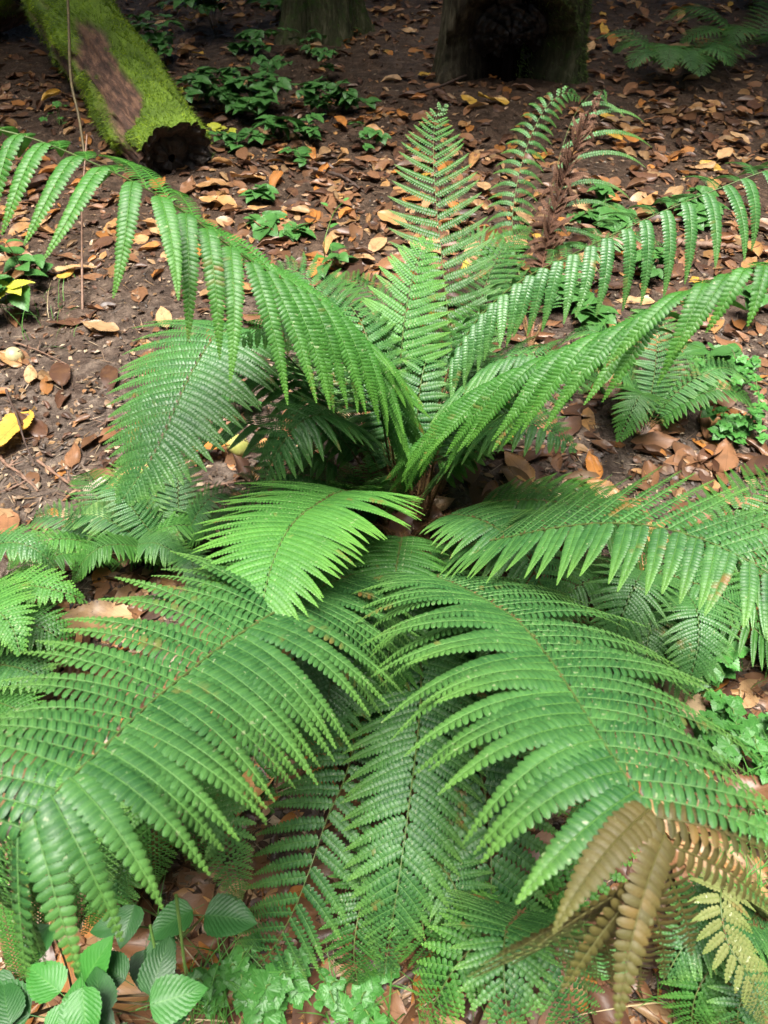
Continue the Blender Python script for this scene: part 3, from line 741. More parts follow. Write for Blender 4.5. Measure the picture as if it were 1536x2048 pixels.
# bottom ferns
bl = gnd(800, 1760)
bf_ = empty('wood_fern', bl, 'dark fern under the bottom centre with fronds pointing down', 'fern')
for i, (pts, m, L) in enumerate([([(830, 1690, 1.32), (890, 1740, 1.24), (930, 1830, 1.2), (940, 1930, 1.22)], 'mid', .075), ([(780, 1700, 1.34), (730, 1780, 1.26), (710, 1870, 1.22), (715, 1970, 1.24)], 'deep', .075),
                                 ([(820, 1720, 1.3), (840, 1800, 1.22), (850, 1880, 1.2), (880, 1960, 1.24)], 'deep', .07)]):
    make_frond(bf_, [bl + Z * .02] + A(*pts), world=True, L=L, b0=.2, sp=.0165, hw=.0085, psp=.0046, droop=.35, mat=m, seed=100 + i)
rb = gnd(1560, 1880)
rbf = empty('wood_fern', rb, 'scruffy fern with browning spotted stalks at the bottom right corner', 'fern')
for i, (pts, m, L) in enumerate([([(1480, 1790, 1.22), (1440, 1780, 1.14), (1450, 1880, 1.10), (1500, 1960, 1.08), (1530, 2060, 1.1)], 'sori', .055), ([(1500, 1850, 1.25), (1430, 1850, 1.2), (1370, 1890, 1.16), (1320, 1960, 1.15)], 'mid', .08),
                                 ([(1490, 1900, 1.25), (1430, 1930, 1.2), (1390, 2000, 1.18), (1380, 2080, 1.2)], 'lite', .075), ([(1530, 1830, 1.3), (1490, 1840, 1.25), (1430, 1800, 1.22), (1330, 1790, 1.24)], 'mid', .07),
                                 ([(1540, 1930, 1.2), (1510, 1960, 1.15), (1480, 2020, 1.12), (1480, 2090, 1.14)], 'mid', .07)]):
    make_frond(rbf, [rb + Z * .02] + A(*pts), world=True, L=L, b0=.2, sp=.0165, hw=.0085, psp=.005, droop=.4, mat=m, seed=110 + i)
br = gnd(1060, 1800)
brf = empty('wood_fern', br, 'green fern with broad leaflets at the bottom edge right of centre', 'fern')
for i, (pts, m, L) in enumerate([([(1040, 1830, 1.18), (1010, 1870, 1.06), (1005, 1960, 1.0), (1020, 2080, .98)], 'mid', .115), ([(1080, 1850, 1.2), (1110, 1900, 1.15), (1140, 1980, 1.13), (1150, 2080, 1.15)], 'mid', .085),
                                 ([(1030, 1840, 1.22), (960, 1880, 1.15), (900, 1950, 1.12), (850, 2050, 1.14)], 'lite', .08), ([(1100, 1790, 1.25), (1180, 1740, 1.2), (1230, 1690, 1.22), (1290, 1650, 1.25)], 'lite', .06)]):
    make_frond(brf, [br + Z * .02] + A(*pts), world=True, L=L, b0=.15, sp=.0215, hw=.0115, psp=.0068, droop=.35, mat=m, seed=120 + i, det=2)
# ------------------------------------------------------------------ leaves
def leaf_shape(L, W, nx=7, ny=25, teeth=14, td=.06, fold=.15, bend=.3, curl=0.0, wave=.04, kind='oval', seed=0, petiole=.12, tw=0.0):
    r = np.random.default_rng(seed)
    v = np.linspace(0, 1, ny); u = np.linspace(-1, 1, nx)
    if kind == 'chestnut': w_ = np.interp(v, [0, .06, .2, .45, .7, .88, 1], [.04, .42, .82, 1.0, .80, .38, .01])
    elif kind == 'ovate': w_ = np.interp(v, [0, .04, .15, .35, .6, .85, 1], [.10, .55, .92, 1.0, .80, .35, .01])
    elif kind == 'lobed': w_ = np.interp(v, [0, .05, .12, .3, .42, .55, .7, .85, 1], [.35, .85, 1.0, .78, .52, .72, .50, .25, .01])
    elif kind == 'strap': w_ = np.interp(v, [0, .1, .3, .6, .85, 1], [.15, .5, .95, 1.0, .6, .02])
    else: w_ = np.sin(np.pi * np.clip(v, .01, .99)) ** .8
    w_ = np.interp(v, v, w_) * (1 + td * np.where(np.arange(ny) % 2 == 0, 1, -1) * (v > .05) * (v < .97) * (teeth > 0))
    U, V_ = np.meshgrid(u, v, indexing='xy')
    Wd = w_[:, None] * W / 2
    th = bend * V_ + 0
    ph = curl * U                       # rolling across
    rad = Wd
    X = np.where(abs(curl) > .01, rad * np.sin(ph) / max(abs(curl), .01) * np.sign(curl if curl else 1), U * Wd)
    Zc = np.where(abs(curl) > .01, rad * (1 - np.cos(ph)) / max(abs(curl), .01) * np.sign(curl if curl else 1), 0) + fold * np.abs(U) * Wd
    a_ = tw * (V_ - .5)
    X, Zc = X * np.cos(a_) - Zc * np.sin(a_), X * np.sin(a_) + Zc * np.cos(a_)
    k = bend if abs(bend) > 1e-3 else 1e-3
    Y = L * np.sin(k * V_) / k; Zb = -L * (1 - np.cos(k * V_)) / k
    Zw = wave * L * np.abs(U) * vnoise(V_ * 5 + seed * 3.1, U * 1.5 + seed, seed)
    ys = Y - Zc * np.sin(-k * V_) * 1.0; zs = Zb + Zc + Zw
    P = np.stack([X, ys, zs], -1).reshape(-1, 3)
    uv = np.stack([U * .5 + .5, V_], -1).reshape(-1, 2)
    F = grid_faces(ny, nx)
    if petiole:
        tv, tf = tube_arr([(0, .01, .0), (0, -L * petiole * .5, -.002), (L * .01, -L * petiole, -.001)], np.array([.0011, .0009, .0011]), 4)
        return np.vstack([P, tv]), [F, tf + len(P)], np.vstack([uv, np.full((len(tv), 2), .5)])
    return P, [F], uv

NLV = 16
leafvar = []
for k in range(NLV):
    r = np.random.default_rng(900 + k)
    cu = [0.0, .35, .7, -.4, 1.1, .2, -.3, .5, 1.7, .15, -.8, .4, .9, .1, -.5, .3][k]
    V, F, uv = leaf_shape(.14, .058 + .012 * r.random(), 9, 37, 14, .055, .12 * r.random() * (1 if cu >= 0 else -1), (r.random() - .4) * 1.0, cu, .10 + .10 * r.random(), 'chestnut', 900 + k, .14, (r.random() - .5) * 1.6)
    leafvar.append((V, F, uv, mk_mesh('fallen_leaf', V, F, [M['leafobj']], None, None, uv)))
FLAT = [0, 3, 5, 6, 9, 13, 15]
def eul(rx, ry, rz):
    cx, sx, cy, sy, cz, sz = math.cos(rx), math.sin(rx), math.cos(ry), math.sin(ry), math.cos(rz), math.sin(rz)
    return np.array([[cz * cy, cz * sy * sx - sz * cx, cz * sy * cx + sz * sx], [sz * cy, sz * sy * sx + cz * cx, sz * sy * cx - cz * sx], [-sy, cy * sx, cy * cx]])
TAN = [('tan', (.50, .31, .15)), ('orange-tan', (.50, .27, .10)), ('pale buff', (.54, .39, .23)), ('rusty brown', (.29, .14, .065)), ('dark brown', (.12, .055, .030)), ('golden yellow', (.62, .38, .06)), ('orange', (.52, .21, .045))]
def zone(px, py):
    if py < 175 and px < 560: return 'on soil right of mossy log' if px > 230 else 'by the foot of the mossy log'
    if py < 200 and px < 940: return 'between mossy tree and dark stump'
    if py < 260 and px >= 1150: return 'near ferns right of the stump'
    if py < 260: return 'on bare ground before the stump'
    if px < 430 and py < 420: return 'beside the open end of the mossy log'
    if px < 760 and py < 330: return 'among the dark bramble shoots'
    if px < 760 and py < 560: return 'behind the upper left frond'
    if px < 1040 and py < 560: return 'around the slender dark fern'
    if py < 420: return 'right of the dead brown frond'
    if py < 720 and px >= 1040: return 'behind the hanging right fronds'
    if px < 330 and py < 780: return 'on soil under upper left frond'
    if px < 560 and py < 1120: return 'on bare soil left of crown'
    if px > 1280 and py < 1100: return 'in the herbs at the right edge'
    if px > 1250 and py < 1900: return 'at right edge below level frond'
    if py > 1650: return 'on the ground along the bottom'
    return 'beneath the big fern'
def put_leaf(px, py, size, rot, ci, var=None, tilt=None, label=None, up=.006, col=None):
    p = gnd(px, py)
    v = var if var is not None else int(rng.integers(NLV))
    o = bpy.data.objects.new('fallen_leaf', leafvar[v][3]); COL.objects.link(o)
    s = size / .14
    o.scale = (s, s, s)
    rx, ry = tilt if tilt else ((rng.random() - .5) * .45, (rng.random() - .5) * .5)
    o.rotation_euler = (rx, ry, rot)
    off = eul(rx, ry, rot) @ np.array([0, .5 * size, 0])
    o.location = (p[0] - off[0], p[1] - off[1], p[2] + up + abs(off[2]) + .012 * s * (v not in FLAT))
    nm, c = TAN[ci]
    c = np.array(col or c) * (.62 + .45 * rng.random())
    o.color = (*[float(min(1, x)) for x in c], 1)
    cs = 'curled ' if v not in FLAT else 'flat '
    sz = 'small ' if size < .10 else ('large ' if size > .16 else '')
    tag(o, label or f"{sz}{cs}{nm} fallen leaf {zone(px, py)}", 'leaf', 'fallen leaves scattered over the soil')
    return o
PI = math.pi
hero = [ # px,py,size,rot(deg: direction of the tip, 0 = away),ci,var,label
    (27, 880, .24, 172, 5, 9, 'big golden yellow leaf lying flat at the left edge under a dark twig'),
    (195, 1245, .19, 100, 0, 5, 'big tan leaf between the left edge fern and the front left frond'),
    (590, 850, .20, 20, 3, 9, 'large rusty leaf lying under the hanging leaflets left of the crown'),
    (568, 920, .14, -50, 0, 6, 'tan leaf tucked beside the fruit under the left fronds'),
    (240, 1935, .20, 185, 2, 9, 'big veined buff leaf standing behind the bramble leaves at bottom left'),
    (812, 1140, .13, 5, 6, 4, 'narrow bright orange leaf stuck upright in front of the fern crown'),
    (870, 1025, .12, -70, 0, 5, 'tan leaf lying just right of the fern crown'),
    (808, 1965, .13, 200, 5, 0, 'yellow and orange leaf at the bottom just right of centre'),
    (1160, 1960, .12, 170, 6, 13, 'orange-brown leaf under the yellowing frond tip'),
    (1362, 1425, .15, 190, 2, 5, 'pale buff leaf just off the right tips of the front frond'),
    (1448, 1425, .15, 215, 3, 0, 'rusty brown leaf beside the lobed herb at right'),
    (1520, 1400, .15, 100, 3, 3, 'rusty brown leaf half out of the right edge below the herbs'),
    (1340, 1310, .16, 150, 6, 6, 'orange-brown leaf under the polished fern'),
    (1500, 1255, .17, 110, 6, 9, 'orange leaf at the right edge above the herbs'),
    (1455, 1730, .15, 250, 1, 2, 'curled orange leaf at the right edge beside the dry grass'),
    (1500, 1810, .13, 70, 1, 15, 'notched orange-tan leaf below the curled one at the right edge'),
    (1510, 1610, .12, 80, 0, 7, 'curled tan leaf on dry stalks at the right edge'),
    (1035, 945, .14, 30, 1, 9, 'orange-tan leaf under the middle of the second hanging frond'),
    (1185, 940, .11, 5, 6, 13, 'bright orange leaf peeping between the level frond leaflets'),
    (1410, 890, .17, 10, 6, 0, 'large orange leaf standing among herbs at right'),
    (1450, 920, .15, -20, 3, 6, 'rusty leaf leaning on the orange one among herbs at right'),
    (1395, 930, .12, 40, 3, 5, 'dark rusty leaf below the large orange one'),
    (1015, 500, .17, 80, 1, 2, 'orange-tan curled leaf behind the arching dead frond'),
    (1045, 545, .15, 30, 1, 4, 'curled orange leaf below the dead brown frond'),
    (205, 668, .14, 85, 0, 9, 'tan leaf lying level under the upper left frond'),
    (65, 757, .09, 15, 0, 6, 'small round tan leaf near the pale round fruit'),
    (20, 728, .12, 65, 1, 13, 'orange-tan leaf touching the pale round fruit at the left edge'),
    (125, 755, .17, 20, 4, 0, 'dark wet brown leaf on bare soil below the pale fruit'),
    (150, 920, .11, 10, 3, 3, 'small folded rusty leaf in the middle of the bare soil'),
    (285, 930, .14, 80, 4, 9, 'dull brown leaf beside the silvery frond tips'),
    (435, 415, .21, 70, 1, 1, 'long orange-tan leaf just right of the log end behind the upper left frond'),
    (330, 645, .12, 20, 0, 5, 'tan leaf under the tips of the upper left frond'),
    (280, 590, .14, 10, 3, 9, 'rusty leaf seen between hanging leaflets of the upper left frond'),
    (620, 660, .15, 70, 6, 0, 'orange leaf below the left side of the central frond'),
    (985, 210, .20, 95, 5, 13, 'long golden leaf on the dark ground in front of the stump'),
    (1207, 65, .17, 0, 5, 13, 'pointed yellow leaf right of the stump moss'),
    (1205, 32, .12, 0, 5, 9, 'small yellow leaf above the pointed one right of the stump'),
    (1175, 110, .20, -30, 0, 9, 'long tan leaf leaning at the right foot of the stump'),
    (1240, 80, .20, -50, 0, 6, 'slanting tan leaf right of the stump near the small fern'),
    (1412, 208, .17, 70, 1, 13, 'broad orange-tan leaf on the slope at the upper right'),
    (1270, 605, .15, 85, 0, 9, 'tan leaf lying level between the two hanging right fronds'),
    (1195, 655, .15, 60, 1, 5, 'wavy tan leaf between the two hanging right fronds'),
    (1385, 560, .14, 40, 5, 0, 'yellow-tinged leaf above the lower hanging right frond'),
    (500, 365, .20, 120, 1, 13, 'orange-tan leaf in front of the dark lobed bramble leaf'),
    (20, 1060, .13, 200, 3, 5, 'rusty leaf at the left edge above the wood fern'),
    (300, 405, .12, 30, 4, 3, 'brown leaf leaning on the log end'),
    (700, 1385, .12, 60, 3, 0, 'dark rusty leaf in the gap between the two front fronds'),
    (640, 1530, .14, 20, 6, 5, 'orange-brown leaf glimpsed low between the two front fronds'),
    (570, 1850, .13, 60, 3, 6, 'brown leaf behind the bottom left fern leaflets'),
]
for px, py, s, rt, ci, v, lb in hero:
    put_leaf(px, py, s, R(rt), ci, v, ((rng.random() - .5) * .25 + .1, (rng.random() - .5) * .3), lb)
# the scattered ones
cnt = len(hero); scattered = []
def dens(px, py):
    if py < 560:
        d = .75
        if 880 < px < 1180 and py < 300: d = .06
        if px < 400 and py < 380 - .0 * px and px < 130 + py * .75: d = .12
        if 560 < px < 940 and 150 < py < 260: d = .5
        if px > 1180 and 130 < py < 420: d = .95
        if 1100 < px and 280 < py < 360: d = .8
        return d * (.35 + 1.1 * max(0, float(fbm(px / 120., py / 60., 2, 77)) + .5))
    if px < 560 and py < 1100: return .07
    return .16
while cnt < 292:
    px = rng.random() * 1500 + 18; py = rng.random() ** 1.7 * 2000 + 8
    if rng.random() > dens(px, py): continue
    scattered.append((px, py, put_leaf(px, py, .10 + .09 * rng.random(), rng.random() * 6.283, int(rng.choice([0, 0, 1, 1, 3, 3, 3, 4, 4, 5, 6])), up=.004 + .02 * rng.random())))
    cnt += 1
bylab = {}
for q in scattered: bylab.setdefault(q[2]['label'], []).append(q)
ORD = ['leftmost', 'second', 'third', 'fourth', 'fifth', 'sixth', 'seventh', 'eighth', 'ninth', 'tenth', 'eleventh', 'twelfth', 'thirteenth', 'fourteenth', 'fifteenth', 'sixteenth']
for lb, qs in bylab.items():
    if len(qs) == 1: continue
    qs.sort(key=lambda q: q[0])
    for i, q in enumerate(qs):
        if len(qs) == 2: w_ = ('left', 'right')[i]
        elif len(qs) == 3: w_ = ('left', 'middle', 'right')[i]
        else: w_ = 'rightmost' if i == len(qs) - 1 else (ORD[i] if i == 0 else ORD[min(i, 15)] + ' from left')
        q[2]['label'] = w_ + ' ' + lb
def litter():
    ac = Acc(); r = np.random.default_rng(33); n = 0
    sets = [leaf_shape(.12, .05 + .015 * r.random(), 5, 11, 0, 0, .1, (r.random() - .4) * 1.3, [0, .4, 1.0, -.4, 1.5, .2][k], .14, 'chestnut', 40 + k, 0, (r.random() - .5) * 2) for k in range(6)]
    while n < 10400:
        if n < 9700:
            px = (r.random() * 1700 - 80) if n < 6400 else r.choice([-1, 1]) * (800 + 1300 * r.random()) + 768; py = r.random() * 2250 - 120
            k = .85 if py < 560 else (.05 if px < 560 and py < 1100 else .18)
            if py < 560: k *= .14 + 1.5 * max(0, float(fbm(px / 110., py / 55., 2, 78)) + .38)
            if r.random() > k: continue
            p = gnd(px, max(py, -200))
        else:
            a = r.random() * 6.28; q = 2 + 7 * r.random(); p = np.array([q * math.cos(a), 2 + q * math.sin(a), 0]); p[2] = hgt(p[0], p[1])
        V, F, uv = sets[int(r.integers(6))]
        s = .30 + .95 * r.random() ** 1.4
        V = (V * s - np.array([0, .06 * s, 0])) @ eul((r.random() - .5) * .5, (r.random() - .5) * .5, r.random() * 6.28).T + p + Z * (.006 + .010 * s * r.random())
        c = np.array(TAN[int(r.choice([0, 1, 3, 3, 3, 3, 4, 4, 4, 6]))][1]) * (.35 + .6 * r.random())
        ac.add(V, F[0], 0, uv=uv, col=c); n += 1
    n = 0
    pal = [(.10, .045, .025), (.06, .03, .018), (.16, .075, .035), (.26, .13, .055), (.34, .22, .13), (.03, .018, .012)]
    while n < 9500:
        px = (r.random() * 1700 - 80) if n < 6500 else r.choice([-1, 1]) * (800 + 1300 * r.random()) + 768; py = r.random() ** 1.35 * 2200 - 80
        p = gnd(px, py); V, F, uv = sets[int(r.integers(6))]
        s = .14 + .30 * r.random()
        V = (V * s * np.array([1, .8, 1]) - np.array([0, .06 * s, 0])) @ eul((r.random() - .5) * 1.1, (r.random() - .5) * 1.1, r.random() * 6.28).T + p + Z * (.003 + .012 * r.random())
        ac.add(V, F[0], 0, uv=uv, col=np.array(pal[int(r.integers(6))]) * (.6 + .7 * r.random())); n += 1
    tag(mk_obj('leaf_litter', ac.mesh('leaf_litter', [M['leafstuff']])), kind='stuff')
litter()
def debris():
    r = np.random.default_rng(44); n = 52000
    px = np.where(np.arange(n) < 30000, r.random(n) * 1800 - 130, r.choice([-1, 1], n) * (850 + 1300 * r.random(n)) + 768); py = r.random(n) * 2350 - 150
    dd = FWD[None] + ((px - 768) / FPX)[:, None] * RGT + ((1024 - py) / FPX)[:, None] * UPV
    t = CAMZ / -dd[:, 2]; P = CAMP + dd * t[:, None]
    P[:, 2] = hgt(P[:, 0], P[:, 1]) + .003 + .006 * r.random(n)
    a = r.random(n) * 6.283; tl = (r.random(n) - .5) * .9
    d = np.stack([np.cos(a) * np.cos(tl), np.sin(a) * np.cos(tl), np.sin(tl) * .5], 1)
    e = nrm(np.stack([-np.sin(a), np.cos(a), (r.random(n) - .5) * 1.2], 1))
    thin = r.random(n) < .45
    l = np.where(thin, .012 + .05 * r.random(n) ** 2, .004 + .012 * r.random(n))[:, None]
    wd = np.where(thin, .0006 + .0012 * r.random(n), l[:, 0] * (.3 + .4 * r.random(n)))[:, None]
    up = np.cross(d, e) * wd * .9
    V = np.stack([P - d * l - e * wd * .5, P - d * l * .2 + e * wd + up * .5, P + d * l + e * wd * .2, P + d * l * .3 - e * wd, P + up], 1)
    q = np.arange(n)[:, None] * 5
    F = np.concatenate([q + np.array([[0, 4, 1]]), q + np.array([[1, 4, 2]]), q + np.array([[2, 4, 3]]), q + np.array([[3, 4, 0]])])
    pal = np.array([(.10, .065, .04), (.18, .12, .075), (.04, .028, .02), (.34, .26, .17), (.06, .042, .028), (.22, .13, .06)])
    c = pal[r.integers(0, 6, n)] * (.6 + .7 * r.random((n, 1)))
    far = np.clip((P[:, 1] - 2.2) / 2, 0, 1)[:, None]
    c = c * (1 - .45 * far)  # darkened towards the back like the soil
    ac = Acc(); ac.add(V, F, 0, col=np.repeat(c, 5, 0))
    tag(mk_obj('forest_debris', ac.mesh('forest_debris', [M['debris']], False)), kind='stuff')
debris()

# ------------------------------------------------------------------ twigs
def twig(pp, rad, label, mat='twig', up=.008, name='twig'):
    W = [gnd(x, y) + Z * (up + (h if h else 0)) for x, y, h in pp]
    P, _ = crom(W, 26)
    P = P + np.stack([fbm(np.linspace(0, 4, 26), np.full(26, rad * 999 + k * 3.), 2, k) for k in range(3)], 1) * .008
    base = P[0].copy()
    ac = Acc(); tv, tf = tube_arr(P - base, np.linspace(rad, rad * .45, 26) * (1 + .25 * np.sin(np.arange(26) * 2.1)), 7)
    ac.add(tv, tf)
    r = np.random.default_rng(int(pp[0][0] + pp[0][1]))
    for _ in range(3):
        k = int(r.integers(5, 22)); d = nrm(np.r_[r.normal(size=2), .4 * r.random()])
        q = P[k] - base; tv, tf = tube_arr([q, q + d * .02, q + d * .045 + Z * .004], np.array([rad * .5, rad * .4, rad * .2]), 5); ac.add(tv, tf)
    tag(mk_obj(name, ac.mesh(name, [M[mat]]), base), label, name.replace('_', ' '), 'twigs lying on the soil')
twig([(75, 925, 0), (130, 965, .005), (180, 1010, .01), (240, 1045, .01), (300, 1060, 0)], .0052, 'long reddish-brown twig slanting over the bare soil below the yellow leaf')
twig([(22, 805, .03), (45, 860, .035), (60, 910, .03), (80, 945, .01)], .0048, 'dark twig lying across the big golden yellow leaf', 'darktwig', .02)
twig([(0, 915, 0), (40, 950, 0), (80, 985, 0)], .006, 'stout pale brown twig at the left edge below the yellow leaf')
twig([(12, 985, 0), (60, 965, 0)], .0045, 'short straw-coloured stick at the left edge')
twig([(30, 690, 0), (90, 715, .01), (150, 745, .01)], .0035, 'thin reddish twig running down from the pale round fruit')
twig([(195, 860, 0), (235, 845, .01), (275, 828, .01)], .0026, 'thin straight twig pointing up at the silvery frond tips')
twig([(275, 770, .12), (295, 850, .07), (308, 920, 0)], .004, 'dark upright stick in front of the silvery frond', 'darktwig')
twig([(480, 850, 0), (540, 890, .02), (580, 925, .02), (650, 950, 0)], .005, 'dark stick beneath the fruit left of the crown', 'darktwig')
twig([(400, 985, 0), (450, 975, .01), (520, 965, 0)], .0055, 'pale stick on the soil above the bright young frond')
twig([(610, 340, 0), (680, 360, .01), (735, 390, 0)], .012, 'fallen dark branch behind the upper left frond', 'darktwig')
twig([(800, 195, 0), (870, 185, .02), (950, 155, .03)], .011, 'dark branch leaning against the left foot of the stump', 'darktwig')
twig([(1380, 110, .02), (1440, 130, .03), (1500, 150, 0)], .007, 'pale twig on the slope beside the upper right fern')
twig([(1420, 105, .05), (1450, 150, .02), (1465, 175, 0)], .005, 'thin twig crossing the pale one at the upper right', 'darktwig')
twig([(1350, 490, 0), (1420, 498, .01), (1500, 500, 0)], .020, 'short thick pale branch on the ground above the lower hanging frond')
twig([(1340, 1540, 0), (1430, 1520, .01), (1536, 1525, 0)], .0035, 'straight brown twig at the right edge below the herbs')
twig([(1470, 1640, 0), (1500, 1600, .01), (1545, 1570, 0)], .003, 'thin straw twig next to the curled tan leaf')
twig([(540, 2010, 0), (630, 1930, .02), (750, 1880, 0)], .006, 'dark branch on the soil at the bottom centre', 'darktwig')
twig([(20, 1760, .02), (80, 1800, .01), (160, 1850, 0)], .009, 'grey-brown branch under the lower left fronds', 'darktwig')
twig([(770, 1990, 0), (850, 1940, .02), (930, 1890, 0)], .008, 'dark branch beside the yellow and orange leaf', 'darktwig')

# ------------------------------------------------------------------ fruits
def blob(name, px, py, rad, label, cat, m, squash=.92, up=0, hole=False):
    r = np.random.default_rng(int(px)); ac = Acc()
    th = np.linspace(0, np.pi, 15); ph = np.linspace(0, 2 * np.pi, 25)
    T_, P_ = np.meshgrid(th, ph, indexing='ij')
    q = rad * (1 + .07 * vnoise(T_ * 2, np.cos(P_) * 2, 3))
    q = q * (1 - .12 * np.exp(-(T_ / .3) ** 2))
    ac.add(np.stack([q * np.sin(T_) * np.cos(P_), q * np.sin(T_) * np.sin(P_), q * np.cos(T_) * squash], -1).reshape(-1, 3), grid_faces(15, 25))
    tv, tf = tube_arr([(0, 0, rad * .7), (rad * .1, 0, rad * 1.0), (rad * .3, 0, rad * 1.15)], np.array([.002, .0015, .001]), 5); ac.add(tv, tf, 1)
    p = gnd(px, py) + Z * (rad * .75 + up)
    o = mk_obj(name, ac.mesh(name, [m, M['darktwig']]), p); o.rotation_euler = (.7, .5, 1)
    tag(o, label, cat); return o
M['fruit'] = plain_mat('pale_fruit_skin', (.42, .36, .18), (.60, .52, .28), 40, .4, .2, .2)
M['greenfruit'] = plain_mat('green_fruit_skin', (.26, .30, .06), (.42, .38, .14), 30, .35, .2, .3)
blob('fruit', 33, 722, .030, 'pale yellow round fruit lying on the soil at the left edge', 'fruit', M['fruit'])
blob('fruit', 478, 905, .036, 'yellow-green round fruit half hidden under a glossy leaf left of the crown', 'fruit', M['greenfruit'])
def shell():
    ac = Acc(); rad = .038
    th = np.linspace(.0, 2.05, 14); ph = np.linspace(0, 2 * np.pi, 30)
    T_, P_ = np.meshgrid(th, ph, indexing='ij')
    edge = (T_ > 1.7) * .12 * np.sin(P_ * 7)
    for k, (q, m) in enumerate(((rad, 0), (rad * .88, 1))):
        qq = q * (1 + .08 * vnoise(T_ * 3, np.cos(P_) * 3, 3 + k) + edge * .3)
        ac.add(np.stack([qq * np.sin(T_) * np.cos(P_), qq * np.sin(T_) * np.sin(P_), qq * np.cos(T_)], -1).reshape(-1, 3), grid_faces(14, 30), m)
    p = gnd(200, 990) + Z * .03
    o = mk_obj('broken_husk', ac.mesh('broken_husk', [plain_mat('white_rind', (.45, .36, .24), (.75, .68, .58), 30, .5), plain_mat('brown_rind_inside', (.20, .09, .03), (.50, .26, .09), 30, .5)]), p)
    o.rotation_euler = (R(150), R(-35), 0)
    tag(o, 'broken whitish husk with brown inside on the bare soil beside the reddish twig', 'husk')
shell()

